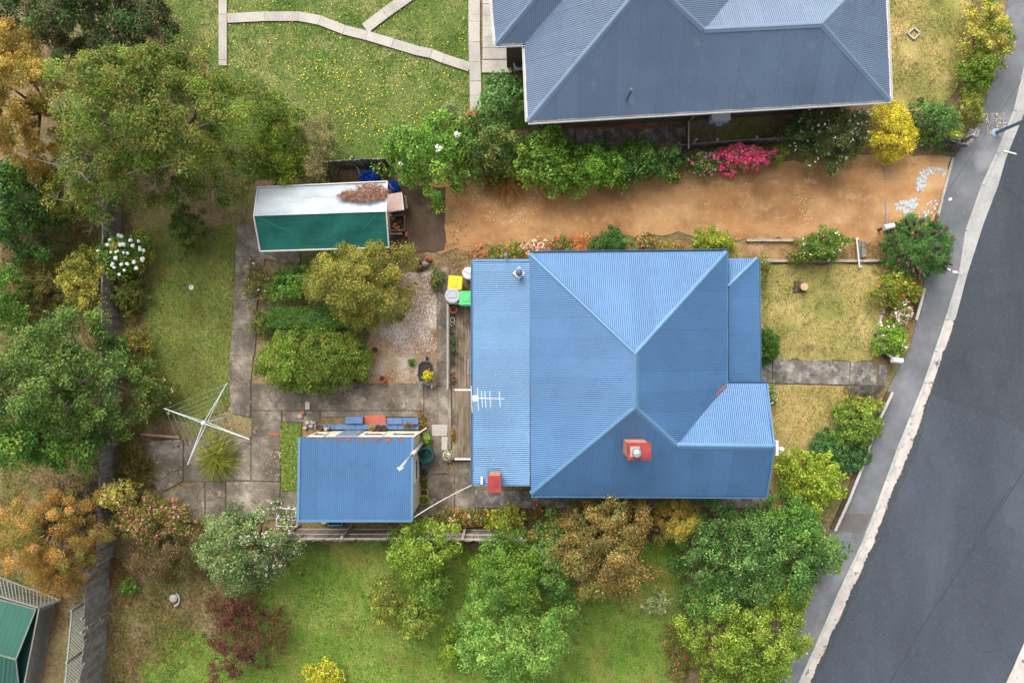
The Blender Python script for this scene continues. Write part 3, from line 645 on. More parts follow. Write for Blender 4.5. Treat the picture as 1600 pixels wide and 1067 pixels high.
for px_, fy in ((900, 'n'), (1050, 'n'), (900, 's'), (1080, 's')):
    x = W(px_, 533, 1.6).x; y = EA['nw'].y - i_ if fy == 'n' else EA['sw'].y + i_
    window(hs_, (x, y, 1.75), 1.3, 1.2, R(90) if fy == 'n' else R(-90), M_WHITE, M_GLASS)
xw = EA['se'].x - i_; window(hs_, (xw, (EA['se'].y + EA['gn'].y) / 2, 1.75), 1.6, 1.3, 0, M_WHITE, M_GLASS)
xd = LT[1].x + .35; window(hs_, (xd, W(0, 480, 1.5).y, 1.6), 1.1, 1.0, math.pi, M_WHITE, M_GLASS); window(hs_, (xd, W(0, 690, 1.5).y, 1.6), 1.0, 1.0, math.pi, M_WHITE, M_GLASS)
dr = MB().box((EA['ne'].x - i_ + .03, W(0, 580, 1.2).y, 1.1), (.06, .9, 2.05)).build('door', plain('door_blue', (60, 96, 140)), hs_); MB().tube([(EA['ne'].x - i_ + .06, W(0, 580, 1.2).y + .35, 1.05), (EA['ne'].x - i_ + .13, W(0, 580, 1.2).y + .35, 1.05)], .025, 8).build('handle', M_PIPE, dr)
for yy in (410, 500, 595):
    p = W(1181, yy, 2.6); MB().box((p.x - .1, p.y, 1.32), (.1, .1, 2.66)).build('verandah_post', M_WHITE, hs_)
# chimneys
def chimney(px0, px1, py0, py1, zt, zb, flue):
    a, b = W(px0, py0, zt), W(px1, py1, zt); c = (a + b) / 2; sx, sy = abs(b.x - a.x), abs(a.y - b.y)
    ch = MB().box((c.x, c.y, (zb + zt - .12) / 2), (sx - .1, sy - .08, zt - .12 - zb)).build('chimney', M_BRK, rf)
    MB().prism([(c.x - sx / 2, c.y - sy / 2), (c.x + sx / 2, c.y - sy / 2), (c.x + sx / 2, c.y + sy / 2), (c.x - sx / 2, c.y + sy / 2)], zt - .14, zt, .015).build('chimney_cap', M_BRICK_RED, ch)
    return ch, c, sx, sy
ch, c, sx, sy = chimney(981, 1018, 692, 719, 5.6, 4.0, True)
MB().box((c.x - sx * .2, c.y, 5.615), (.34, .38, .03)).build('flue_plate', plain('pale_flashing', (176, 156, 144), .7, .2), ch)
M_STEEL = plain('galvanised_steel', (190, 194, 198), .35, .12, .5, .6)
MB().lathe((c.x - sx * .2, c.y, 5.63), [(.11, 0), (.11, .3), (.16, .32), (.17, .36), (.12, .44), (.03, .47)], 16).build('flue', M_STEEL, ch, smooth=True)
ft = MB()
pb = on(pS, 998, 690); ft.prism([(pb.x - .62, pb.y - .85), (pb.x + .58, pb.y - .85), (pb.x + .58, pb.y + .2), (pb.x - .62, pb.y + .2)], 4.0, 4.01)
ch2, c2, sx2, sy2 = chimney(762, 783, 744, 770, 4.3, 2.9, False)
MB().box((c2.x, W(0, 742, 3.1).y, 3.13), (.6, .5, .03)).build('chimney_flashing', M_BLUECAP, ch2)
# roof vent with square flashing
v = on(pLT, 811, 427); vp = MB().box(v + Vector((0, 0, .05)), (.36, .36, .03), R(45)).build('vent_flashing', plain('lead_flashing', (206, 196, 184), .6, .2), rf)
MB().lathe(v + Vector((0, 0, .05)), [(.12, 0), (.10, .12), (.10, .3), (.14, .31), (.14, .36), (.05, .4)], 16).build('vent_pipe', plain('vent_blue', (70, 92, 122), .4), vp, smooth=True)
v = W(790, 403, 3.25); MB().tube([v + Vector((0, .1, -2.5)), v + Vector((0, .1, 0)), v + Vector((0, .1, .25))], .06, 10).build('drain_vent', plain('vent_blue2', (92, 120, 150), .4), hs_)
f_ = GA + Vector((.1, 0, -.05)); fin = MB().box(f_ + Vector((.06, -.05, -.1)), (.1, .55, .25)).tube([f_ + Vector((0, 0, -.2)), f_ + Vector((.3, -.12, -.1))], .05, 8).lathe(f_ + Vector((.3, -.12, -.2)), [(.09, 0), (.1, .08), (.05, .16)], 10).build('cable_bracket', M_WHITE, hs_)
MB().box(W(753, 750, 3.1) + Vector((0, 0, .05)), (.09, .28, .1)).build('white_pipe', M_WHITE, hs_)
for yy in (609, 717):
    a, b = W(711, yy, 2.3), W(748, yy, 2.6); MB().bar(a, b, .06, .08).build('deck_beam', M_WHITE, hs_)

# ---- the grey neighbour
NE_ = 3.3
nb = thing('grey_roofed_house', 'house with dark slate grey corrugated hip roof and white gutters', 'house', (9.0, 15.0, 0))
A0, A1, AR = W(825, 190, NE_), W(1390, 157, NE_), W(1284, 38, 4.9)
pA = plane(A0, A1, AR); AX, AV = on(pA, 1014, -34), on(pA, 1100, 47)
B1 = W(820, 68, NE_); pB = plane(A0, B1, AX); C0_ = W(775, 70, NE_); pC = plane(C0_, B1, on(pB, 880, 0)); D1 = W(769, 0, NE_); pD = plane(C0_, D1, on(pC, 832, 0))
G1 = W(1383, 0, NE_); pG2 = plane(A1, G1, AR); pF = plane(AV, AR, on(pG2, 1320, 0)); pE = plane(AX, AV, on(pF, 1140, 0))
P = lambda pl, l: [on(pl, *q) for q in l]
npol = [(pA, [A0, A1, AR, AV, AX]), (pB, [A0, B1] + P(pB, [(933, -60), (1012, -60)]) + [AX]), (pC, [C0_, B1] + P(pC, [(933, -60), (883, -60)])), (pD, [C0_] + P(pD, [(883, -60), (764, -60)])),
        (pG2, [A1, AR] + P(pG2, [(1320, 0), (1378, -60), (1381, -60)])), (pF, [AV, AR] + P(pF, [(1320, 0), (1376, -58), (1190, -60), (1140, 0)])), (pE, [AX, AV] + P(pE, [(1140, 0), (1190, -60), (1012, -60)]))]
nrf = roofbase(nb, [p for _, p in npol])
for pl, p in npol: corrugated(nrf, pl, p, M_GREY)
for a, b in ((A0, AX), (AX, AV), (AV, AR), (AR, A1), (AR, on(pF, 1376, -58)), (C0_, on(pC, 883, -60)), (AX, on(pB, 1012, -60))): cap(nrf, a, b, M_GREYCAP, .12, .05)
for a, b in ((A0, A1), (A0, B1), (C0_, B1), (C0_, on(pD, 764, -60)), (A1, on(pG2, 1381, -60))):
    t = (b - a).normalized(); sd = t.cross(Vector((0, 0, 1))); c = (a + b) / 2; o_ = 1 if sd.dot(c - Vector((8, 16, 0))) > 0 else -1
    if a is C0_ and b is B1: o_ = 1 if sd.y < 0 else -1
    gutter(nrf, a + Vector((0, 0, .03)), b + Vector((0, 0, .03)), M_WHITE, o_)
    MB().bar(a + sd * .03 * -o_ + Vector((0, 0, .028)), b + sd * .03 * -o_ + Vector((0, 0, .028)), .04, .02).build('gutter_rust', M_RUST, nrf)
nw = MB(); ii = Vector((.45, .5, 0))
tl = W(825, -60, NE_); tr = W(1381, -60, NE_)
nw.prism([(A0.x + .45, A0.y + .7), (A1.x - .45, A1.y + .7), (tr.x - .45, tr.y), (tl.x + .45, tl.y)], -.05, NE_ - .08)
nw.prism([(C0_.x + .4, C0_.y + .4), (A0.x + .44, C0_.y + .4), (A0.x + .44, tl.y), (C0_.x + .3, tl.y)], -.05, NE_ - .08)
nw.build('wall', plain('dark_brown_wall', (98, 84, 74), .9, .2), nb)  # one plain dark brown on every wall of this house
for px_ in (900, 1000, 1200, 1320):
    t_ = (px_ - 825) / 565; p = A0.lerp(A1, t_); window(nb, (p.x, p.y + .69, 1.7), 1.3, 1.2, R(-90), M_WHITE, M_GLASS)
v0 = on(pA, 979, 157); MB().tube([v0, Vector((v0.x, v0.y, v0.z + 1.1))], .05, 10).lathe((v0.x, v0.y, v0.z + 1.05), [(.07, 0), (.08, .05), (.03, .09)], 10).build('vent_pipe', plain('dark_flue', (84, 98, 112), .4), nrf)
# ------------------------------------------------------------------ the blue shed
X1, X0 = W(657, 0).x, W(470, 0, 2.5).x + .06; Y1, Y0 = W(0, 672).y, W(0, 808, 2.25).y + .1
sh = thing('garden_shed', 'cream garden shed with blue corrugated skillion roof beside the paling fence', 'shed', ((X0 + X1) / 2, (Y0 + Y1) / 2, 0))
zt, zb = 2.5, 2.68
wmb = MB().add([(X0, Y0, -.05), (X1, Y0, -.05), (X1, Y1, -.05), (X0, Y1, -.05), (X0, Y0, zb - .05), (X1, Y0, zb - .05), (X1, Y1, zt - .05), (X0, Y1, zt - .05)], [(3, 2, 1, 0), (4, 5, 6, 7), (0, 1, 5, 4), (1, 2, 6, 5), (2, 3, 7, 6), (3, 0, 4, 7)])
wmb.build('wall', M_CREAM, sh)
rp = [Vector((X0 - .1, Y1 + .03, zt)), Vector((X1 + .02, Y1 + .03, zt)), Vector((X1 + .02, Y0 - .12, zb)), Vector((X0 - .1, Y0 - .12, zb))]
sr = roofbase(sh, [rp]); corrugated(sr, plane(*rp[:3]), rp, M_BLUE)
for a, b in ((rp[0], rp[3]), (rp[3], rp[2]), (rp[1], rp[2])): MB().bar(a + Vector((0, 0, .03)), b + Vector((0, 0, .03)), .10, .07).build('roof_flashing', M_BLUECAP, sr)
MB().bar(rp[0] + Vector((0, .01, .01)), rp[1] + Vector((0, .01, .01)), .035, .06).build('gutter_rust', plain('rusty_edge', (116, 96, 92), .8, .3), sr)
for k in range(9):
    x = X0 + .5 + k * (X1 - X0 - .9) / 8 + random.uniform(-.12, .12); MB().box((x, Y1 - .05 - random.uniform(0, .05), zt + .045), (random.uniform(.12, .34), random.uniform(.05, .14), .012)).build('rust_stain', M_RUST, sr)
for px_, wd, kind in ((545, .85, 'd'), (585, .8, 'w'), (632, .95, 'w'), (500, .5, 'w')):
    x = W(px_, 0, 1.5).x
    if kind == 'w': window(sh, (x, Y1 + .02, 1.55), wd, .9, R(90), M_CREAM, M_GLASS)
    else:
        dd = MB().box((x, Y1 + .02, 1.02), (wd, .05, 2.0)).build('door', plain('shed_door', (120, 132, 150)), sh); MB().box((x + .33, Y1 + .06, 1.0), (.03, .06, .12)).build('handle', M_PIPE, dd)
window(sh, (X1 + .02, W(0, 734, 1.6).y, 1.5), .9, .8, 0, M_CREAM, plain('blue_pane', (70, 96, 136), .15))
MB().bar((X1 + .02, Y1 + .05, zt + .0), (X1 + .5, Y1 + .35, zt - .5), .04, .06).build('eave_bracket', M_CREAM, sh)
# power mast on the shed's side
mp = W(660, 688, 1.2); tp = W(626, 732, 5.6)
bx, by = W(661, 691).xy
ms = thing('power_mast', 'slim pale grey service mast rising beside the blue shed', 'pole', (bx, by, 0))
MB().tube([(bx, by, -.05), (bx, by, 3.3)], .075, 12).build('lower_tube', plain('mast_grey', (190, 186, 178), .5), ms, smooth=True)
MB().tube([(bx, by, 3.3), (bx, by, 6.1)], .055, 12).build('upper_tube', plain('mast_blue_grey', (168, 184, 204), .45), ms, smooth=True)
MB().box((bx, by, 6.15), (.11, .11, .1), .6).tube([(bx - .11, by, 6.08), (bx + .11, by, 6.08)], .025, 6).build('insulator', M_WHITE, ms)
def cable(name, label, a, b, sag, r, m, n=14):
    a, b = Vector(a), Vector(b); pts = [a.lerp(b, i / n) - Vector((0, 0, sag * 4 * (i / n) * (1 - i / n))) for i in range(n + 1)]
    o = MB().tube(pts, r, 5).build(name, m, loc=a, smooth=True); return tag(o, label, 'cable')
cable('white_cable', 'sagging white cable strung from shed corner to blue house', (X1 + .02, Y0 - .05, zb - .05), W(737, 758, 2.75), .35, .018, M_WHITE)
cable('service_wire', 'thin dark overhead wire crossing footpath to the blue house gable', GA + Vector((.42, -.05, -.1)), (21.0, 14.3, 6.6), .25, .007, plain('black_wire', (52, 52, 56), .5))
# blue timber planters before the shed
M_BP = plain('blue_painted_timber', (88, 118, 158), .6, .15)
def planter(name, label, x0, x1, y0, y1, h):
    a, b = W(x0, y1, h), W(x1, y0, h); c = (a + b) / 2; sx, sy = b.x - a.x, b.y - a.y
    t = thing(name, label, 'planter', (c.x, c.y, 0), 'blue planters before the shed')
    MB().box((c.x, c.y, h / 2 - .02), (sx - .06, sy - .06, h - .04)).build('body', M_BP, t)
    k = max(1, round(sx / .9))
    for i in range(k): MB().prism([(a.x + sx * i / k + .004, a.y), (a.x + sx * (i + 1) / k - .004, a.y), (a.x + sx * (i + 1) / k - .004, b.y), (a.x + sx * i / k + .004, b.y)], h - .045, h, .008).build('lid_board', M_BP, t)
planter('timber_bench', 'long low blue timber bench against the shed wall', 490, 654, 663, 671, .32)
planter('timber_box', 'small blue timber box left of the red brick mat', 539, 567, 651, 662, .42)
planter('timber_box', 'longer blue timber box right of the red brick mat', 604, 654, 653, 662.6, .42)
mt = sheet('door_mat', [(569, 649), (602, 648), (604, 663), (569, 663)], .065, plain('brick_red_mat', (196, 106, 84), .9, .15), amp=.006, kind=None); tag(mt, 'brick red mat on the paving before the shed', 'mat')

# ------------------------------------------------------------------ the green shade house
gh = thing('shade_house', 'long shade house with green cloth slope and white sheeted slope', 'greenhouse', tuple(W(505, 340)))
gl = [W(403, 293, 2.05), W(397, 338, 2.65), W(407, 393, 2.0)]; gr = [W(605, 284, 2.05), W(604, 331, 2.65), W(608, 387, 2.0)]
M_CLOTH = surf('green_shade_cloth', [(.3, (16, 76, 68)), (.7, (30, 94, 84))], .9, 60, .18, patches=[(.7, .55, .7, (36, 116, 102), .5)], rough=.9, stretch=(1, 6, 1))
M_FRP = surf('white_sheeting', [(.3, (140, 150, 156)), (.5, (166, 174, 178)), (.7, (184, 189, 191))], .8, 16, .06, stretch=(.5, 2.5, 1), patches=[(.5, .56, .66, (150, 168, 174), .7), (3, .68, .72, (140, 130, 120), .5)], rough=.85, spec=.15)
def wavy(a, b, c, d, amp, m, name, nu=24, nv=8, freq=5):
    vs = []; fs = []; nn = (b - a).cross(d - a).normalized(); nn = nn if nn.z > 0 else -nn
    for i in range(nu + 1):
        for j in range(nv + 1):
            u, v_ = i / nu, j / nv; p = a.lerp(b, u).lerp(d.lerp(c, u), v_)
            vs.append(p + nn * (amp * math.sin(u * freq * 6.28 + v_ * 3) * math.sin(v_ * 3.1416) - amp * .8 * math.sin(v_ * 3.1416)))
    for i in range(nu):
        for j in range(nv):
            k = i * (nv + 1) + j; fs.append((k, k + 1, k + nv + 2, k + nv + 1))
    return MB().add(vs, fs).build(name, m, gh, smooth=True)
mid0, mid1 = gl[0].lerp(gl[1], .5), gr[0].lerp(gr[1], .42)
wavy(gl[0], gr[0], mid1, mid0, .015, M_FRP, 'white_sheet'); up_ = Vector((0, 0, .035)); wavy(mid0 + up_ + (gl[0] - gl[1]) * .04, mid1 + up_ + (gr[0] - gr[1]) * .04, gr[1] + up_, gl[1] + up_, .03, M_FRP, 'white_sheet', freq=4)
wavy(gl[1], gr[1], gr[2], gl[2], .05, M_CLOTH, 'shade_cloth', freq=3)
M_GREYPIPE = plain('grey_pipe', (196, 192, 184), .5)
for a, b in ((gl[0], gl[1]), (gl[1], gl[2]), (gr[0], gr[1]), (gr[1], gr[2]), (gl[2], gr[2]), (gl[0], gr[0])): MB().tube([a + up_, b + up_], .035, 6).build('frame_bar', M_GREYPIPE, gh)
MB().tube([gl[1].lerp(gr[1], .05) + Vector((0, -.1, .01)), gl[2].lerp(gr[2], .4) + Vector((0, .3, .06))], .006, 5).build('guy_cord', plain('green_cord', (70, 140, 122), .8), gh); MB().tube([gl[1].lerp(gr[1], .92) + Vector((0, -.1, .01)), gl[2].lerp(gr[2], .76) + Vector((0, .5, .1))], .006, 5).build('guy_cord', plain('green_cord', (70, 140, 122), .8), gh)
for p in (gl[0], gl[2], gr[0], gr[2], gl[0].lerp(gr[0], .5), gl[2].lerp(gr[2], .5)): MB().tube([(p.x, p.y, -.05), p], .03, 6).build('post', M_GREYPIPE, gh)
# dead vine pile lying on the white sheets
mb = MB(); cc = W(569, 302, 2.4)
for i in range(650):
    a = random.uniform(0, 6.28); q = math.sqrt(random.random()); ox, oy = q * 1.0 * math.cos(a), q * .36 * math.sin(a)
    if ox < -.3: oy = oy * .6 - .12
    base = cc + Vector((ox, oy, 0)); base.z = 2.42 - (oy) * .32 + .06 + random.uniform(0, .14) * (1 - q * .6)
    dr_ = Vector((random.gauss(0, 1), random.gauss(0, .7), random.gauss(0, .12))).normalized() * random.uniform(.06, .2)
    mb.tube([base - dr_, base + Vector((random.gauss(0, .03), random.gauss(0, .03), .03)), base + dr_], [.009, .011, .006], 3, caps=False)
o = mb.build('dead_vine_pile', surf('dry_vine', [(.3, (110, 74, 56)), (.5, (146, 106, 84)), (.7, (178, 142, 116))], 7, 30, .3), loc=tuple(cc)); tag(o, 'tangled heap of brown dead vines on the white sheeting', 'vines', kind='stuff')
# blue tarpaulin heap
def lump(name, label, cat, px, py, rpx, rpy, h, m, n=28, rough_=.3, mats=None):
    c = W(px, py, h * .5); rx, ry = rpx * S(h / 2), rpy * S(h / 2); vs = []; fs = []; rings = 9
    ph = [random.uniform(0, 6.28) for _ in range(6)]
    for j in range(rings + 1):
        t = j / rings; r = math.sin((1 - t) * math.pi / 2) if t > 0 else 1
        for k in range(n):
            a = 6.283 * k / n; w_ = 1 + rough_ * .5 * (math.sin(3 * a + ph[0] + t * 2) * .5 + math.sin(7 * a + ph[1] - t * 3) * .35 + math.sin(11 * a + ph[2]) * .3)
            z = h * (math.sin(t * math.pi / 2)) * (1 + .25 * rough_ * math.sin(5 * a + ph[3] + 4 * t))
            vs.append((c.x + rx * r * w_ * math.cos(a), c.y + ry * r * w_ * math.sin(a), max(z, .0)))
    for j in range(rings):
        for k in range(n): fs.append((j * n + k, j * n + (k + 1) % n, (j + 1) * n + (k + 1) % n, (j + 1) * n + k))
    fs.append(tuple(rings * n + k for k in range(n)))
    o = MB().add(vs, fs).build(name, m, loc=(c.x, c.y, 0)); 
    return tag(o, label, cat) if label else o
M_TARP = surf('blue_tarp', [(.3, (10, 58, 160)), (.55, (22, 86, 196)), (.72, (60, 140, 216))], 2.2, 12, .2, rough=.35, bump=.6, bump_scale=6)
lump('tarpaulin', 'crumpled bright blue tarpaulin heap behind the shade house', 'tarpaulin', 577, 276, 17, 13, .9, M_TARP, rough_=.6)
lump('tarpaulin', 'blue tarpaulin strip between pink cabinet and the green shrubs', 'tarpaulin', 614, 293, 9, 13, .6, M_TARP, rough_=.5)
# pink cabinet and timber frame with junk
cb = thing('old_cabinet', 'faded pink topped cabinet standing beside the shade house', 'cabinet', tuple(W(619, 318)))
pc = W(618.5, 317, .95); MB().box((pc.x, pc.y, .47), (.6, .7, .9)).build('body', plain('cabinet_brown', (96, 74, 66), .8, .2), cb)
MB().prism([tuple(W(605, 304, .97))[:2], tuple(W(628, 300, .97))[:2], tuple(W(631, 328, .97))[:2], tuple(W(606, 332, .97))[:2]], .92, .97, .008).build('top', surf('faded_pink', [(.3, (178, 148, 140)), (.7, (206, 178, 168))], 2, 20, .15), cb)
MB().bar(W(628, 302, .99), W(631, 328, .99), .03, .05).build('trim', M_WHITE, cb); MB().bar(W(632, 306, .6), W(636, 326, .6), .12, .08).build('side_rail', M_TIMB, cb)
fb = thing('planter_frame', 'open timber frame holding broken terracotta below pink cabinet', 'frame', tuple(W(621, 350)))
for a, b in (((608, 338), (632, 336)), ((632, 336), (633, 360)), ((633, 360), (610, 361)), ((610, 361), (608, 338)), ((606, 366), (629, 366))): MB().bar(W(*a, .25), W(*b, .25), .05, .3).build('board', M_TIMB, fb)
for i, (x, y, s_) in enumerate(((616, 352, .22), (624, 347, .18), (621, 356, .2), (614, 344, .16))):
    p = W(x, y, .1); o = MB().box((p.x, p.y, .06), (s_, s_ * .6, .08), random.uniform(0, 3)).box((p.x + .05, p.y + .04, .12), (s_ * .6, s_ * .4, .05), random.uniform(0, 3)).build('broken_pot', M_TERRA, loc=(p.x, p.y, 0)); tag(o, ['broad terracotta shard in middle of the open timber frame', 'terracotta shard in right corner of the open timber frame', 'terracotta shard lowest inside the open timber frame', 'smallest terracotta shard in upper left of timber frame'][i], 'shard', 'shards in the timber frame')
o = MB().prism([tuple(W(621, 361, .2))[:2], tuple(W(627, 361, .2))[:2], tuple(W(627, 366, .2))[:2], tuple(W(621, 366, .2))[:2]], .03, .2, .02).build('pink_crate', plain('pink_plastic', (222, 110, 112), .5, .1), loc=tuple(W(624, 363.5))); tag(o, 'small bright pink plastic box by the shade house', 'box')
o = MB().prism([tuple(W(633, 362, .2))[:2], tuple(W(637, 362, .2))[:2], tuple(W(636, 370, .2))[:2], tuple(W(632, 369, .2))[:2]], .0, .2, .02).build('terracotta_block', M_TERRA, loc=tuple(W(634.5, 366))); tag(o, 'terracotta block at the corner of the timber frame', 'block')

# ------------------------------------------------------------------ lattice-clad green shed, bottom left
gs = thing('chicken_coop', 'low green roofed coop with pale lattice sides at bottom left corner', 'coop', tuple(W(20, 1010)))
M_GREEN = roofmat('green_steel', (48, 96, 80)); M_GDARK = plain('green_wall', (20, 66, 56), .6, .1); M_LAT = plain('pale_lattice', (142, 140, 128), .8, .15)
zg = 1.0
a_, b_, c_ = W(57, 951, zg), W(26, 1029, zg + .25), W(-40, 925, zg + .1)
pg1 = plane(W(57, 951, zg), W(26, 1029, zg + .35), W(-40, 925, zg))
q1 = [on(pg1, *p) for p in ((57, 951), (26, 1029), (-60, 1005), (-40, 925))]
pg2 = plane(q1[1], q1[2], W(30, 1090, zg - .15)); q2 = [q1[1], q1[2]] + [on(pg2, *p) for p in ((-60, 1090), (33, 1090))]
grf = roofbase(gs, [q1, q2], M_GDARK); corrugated(grf, pg1, q1, M_GREEN, amp=.004, pitch=.2); corrugated(grf, pg2, q2, M_GREEN, amp=.012, pitch=.19)
M_EDGE = plain('dull_edge', (120, 128, 116), .8, .15)
MB().bar(q1[0] + up_, q1[1] + up_, .05, .05).build('roof_edge', M_EDGE, grf); MB().bar(q1[1] + up_, q1[2] + up_, .06, .05).build('ridge_cap', M_EDGE, grf); MB().bar(q1[0] + up_, q1[3] + up_, .05, .05).build('roof_edge', M_EDGE, grf)
MB().bar(q2[0] + up_, q2[3] + up_, .04, .05).build('roof_edge', M_EDGE, grf)
0 and MB().prism([tuple(on(pg1, 22, 944))[:2], tuple(on(pg1, 16, 944))[:2], tuple(on(pg1, -8, 1010))[:2], tuple(on(pg1, -2, 1010))[:2]], zg + .38, zg + .4).build('pale_roof_sheet', M_FRP, grf)
def lattice(parent, a, b, c, d, n, m_, name='lattice', sp=.105):
    mb = MB(); Lx, Ly = (b - a).length, (d - a).length
    f = lambda x, y: a.lerp(b, x / Lx).lerp(d.lerp(c, x / Lx), y / Ly)
    k = -Ly
    while k < Lx:                       # diagonal slats clipped to the panel, both ways
        y0, y1 = max(0, -k), min(Ly, Lx - k)
        if y1 - y0 > .04:
            mb.bar(f(k + y0, y0), f(k + y1, y1), .035, .01); mb.bar(f(Lx - k - y0, y0), f(Lx - k - y1, y1), .035, .012)
        k += sp * 1.414
    for p, q in ((a, b), (b, c), (c, d), (d, a)): mb.bar(p, q, .06, .04)
    return mb.build(name, m_, parent)
off = Vector((.1, .03, 0)); la, lb = q1[0].copy(), W(31, 1085, zg); la.z = lb.z = zg - .02
lattice(gs, la + off, lb + off, Vector((lb.x, lb.y, .03)) + off * 1.6, Vector((la.x, la.y, .03)) + off * 1.6, 22, M_LAT, 'side_lattice')
ta = W(-40, 922, zg + .02); tb_ = q1[0].copy(); tb_.z = zg + .02
lattice(gs, ta + Vector((0, .06, 0)), tb_ + Vector((.1, .06, 0)), Vector((tb_.x + .55, tb_.y + .1, .3)), Vector((ta.x, ta.y + .5, .3)), 22, M_LAT, 'top_lattice')
wv = [Vector((*W(57, 951, zg).xy, 0)), Vector((*W(30, 1085, zg).xy, 0))]
MB().prism([(p.x, p.y) for p in (wv[0], wv[1], W(-60, 1075, zg), W(-40, 925, zg))], -.05, zg - .15).build('wall', M_GDARK, gs)
# pale shed roof glimpsed at the left edge
lr = thing('pale_shed', 'pale grey shed roof corner showing at the left edge', 'shed', tuple(W(-25, 300)))
q = [W(6, 275, 2.2), W(9, 318, 2.2), W(-60, 322, 2.4), W(-60, 270, 2.4)]; lb = roofbase(lr, [q]); corrugated(lb, plane(*q[:3]), q, roofmat('pale_steel', (196, 206, 216)))
MB().prism([(p.x - .15, p.y) for p in q], -.05, 2.1).build('wall', M_WHITE, lr)

# ------------------------------------------------------------------ fences
def paling_mesh(wd, h, th, m, top=True):
    mb = MB(); mb.box((0, 0, h / 2), (wd, th, h)); me = bpy.data.meshes.new('paling'); me.from_pydata([tuple(v) for v in mb.v], [], mb.f); me.materials.append(m); return me
def fence(name, label, pts, h, pal_m, rail_m, pitch=.11, wd=.1, rails=(.3, .85), side=1, lean=0, group=None, post_every=2.4, piece='paling', cat='fence', post_h=None):
    P_ = [W(x, y) for x, y in pts]; t = thing(name, label, cat, tuple(P_[0]), group); me = paling_mesh(wd, h, .018, pal_m)
    for i in range(len(P_) - 1):
        a, b = P_[i], P_[i + 1]; L = (b - a).length; dr_ = (b - a).normalized(); nn = Vector((-dr_.y, dr_.x, 0)) * side; rz = math.atan2(dr_.y, dr_.x)
        for k in range(int(L / pitch)):
            o = bpy.data.objects.new(piece, me); COL.objects.link(o); o.parent = t; o.location = a + dr_ * (k + .5) * pitch - P_[0] + Vector((0, 0, -.03 + random.uniform(-.025, .02)))
            o.rotation_euler = (random.gauss(0, .012), random.gauss(0, .008), rz + random.gauss(0, .03))
        for r_ in rails: MB().bar(a + nn * .045 + Vector((0, 0, h * r_)), b + nn * .045 + Vector((0, 0, h * r_)), .05, .075).build('rail', rail_m, t)
        for k in range(int(L / post_every) + 1):
            p = a + dr_ * min(k * post_every + .05, L) + nn * .12; MB().box((p.x, p.y, (post_h or h) / 2 - .1), (.1, .1, (post_h or h) + .2), rz).build('post', rail_m, t)
    return t
fence('paling_fence', 'grey paling fence with three pale rails below the blue shed', [(462, 826), (640, 826), (822, 828)], 1.75, M_FENCE, surf('pale_rail', [(.3, (150, 138, 126)), (.7, (182, 170, 160))], 3, 30, .2), rails=(.12, .55, .93), side=1)
fence('paling_fence', 'old dark paling fence running down between left garden and back lawn', [(190, 310), (187, 480), (186, 640), (183, 780), (178, 870)], 1.35, M_FENCE, M_FENCE, pitch=.14, wd=.12, side=-1, rails=(.35, .9))
fence('tall_board_fence', 'tall weathered grey board fence at lower left beside burgundy shrub', [(172, 868), (170, 960), (160, 1090)], 1.75, M_FENCE, M_FENCE, pitch=.2, wd=.195, side=-1, rails=(.3, .8), post_every=2.0)
fence('paling_fence', 'short dark paling fence behind the shade house', [(508, 268), (560, 264), (612, 262)], 1.5, M_DKFENCE, M_FENCE, side=1)
fence('picket_fence', 'dark picket fence below yellow shrub near the street corner', [(1437, 222), (1470, 233), (1490, 239)], 1.1, plain('slate_picket', (72, 78, 82), .8, .2), M_DKFENCE, pitch=.17, wd=.1, side=1)
fence('picket_fence', 'short pale picket return fence by the footpath corner', [(1492, 238), (1502, 224), (1508, 210)], .95, M_FENCE, M_FENCE, pitch=.13, wd=.09, side=1)
fence('paling_fence', 'low dark fence behind the pink flower bushes', [(1052, 237), (1110, 232), (1170, 228), (1236, 225)], .9, M_DKFENCE, M_FENCE, pitch=.12, side=1)
lt = thing('lattice_fence', 'pale green lattice panel fence beside tall board fence', 'fence', tuple(W(140, 1000)))
M_LATG = plain('grey_lattice', (150, 152, 140), .9, .2)
a, b = W(150, 930, .0), W(132, 1090, .0); lattice(lt, W(147, 932, 0) + Vector((0, 0, 1.5)), W(133, 1085, 0) + Vector((0, 0, 1.5)), W(133, 1085, 0) + Vector((0, 0, .1)), W(147, 932, 0) + Vector((0, 0, .1)), 26, M_LATG, 'lattice')
for t_ in (0, .5, 1): p = W(147, 932).lerp(W(133, 1085), t_); MB().box((p.x, p.y, .78), (.09, .09, 1.6)).build('post', M_LATG, lt)
tr_ = thing('garden_trellis', 'narrow white trellis gate under the grey house eave', 'trellis', tuple(W(1075, 205)))
lattice(tr_, W(1076, 190, 1.2), W(1076, 232, 1.2), W(1076, 232, .05), W(1076, 190, .05), 7, M_LAT, 'lattice')
for yy in (191, 231): p = W(1076, yy); MB().box((p.x, p.y, .62), (.07, .07, 1.3)).build('post', M_LAT, tr_)
M_RAILW = plain('white_grey_rail', (176, 174, 168), .7, .12); M_SLEEPD = plain('brown_picket', (120, 96, 84), .9, .2)
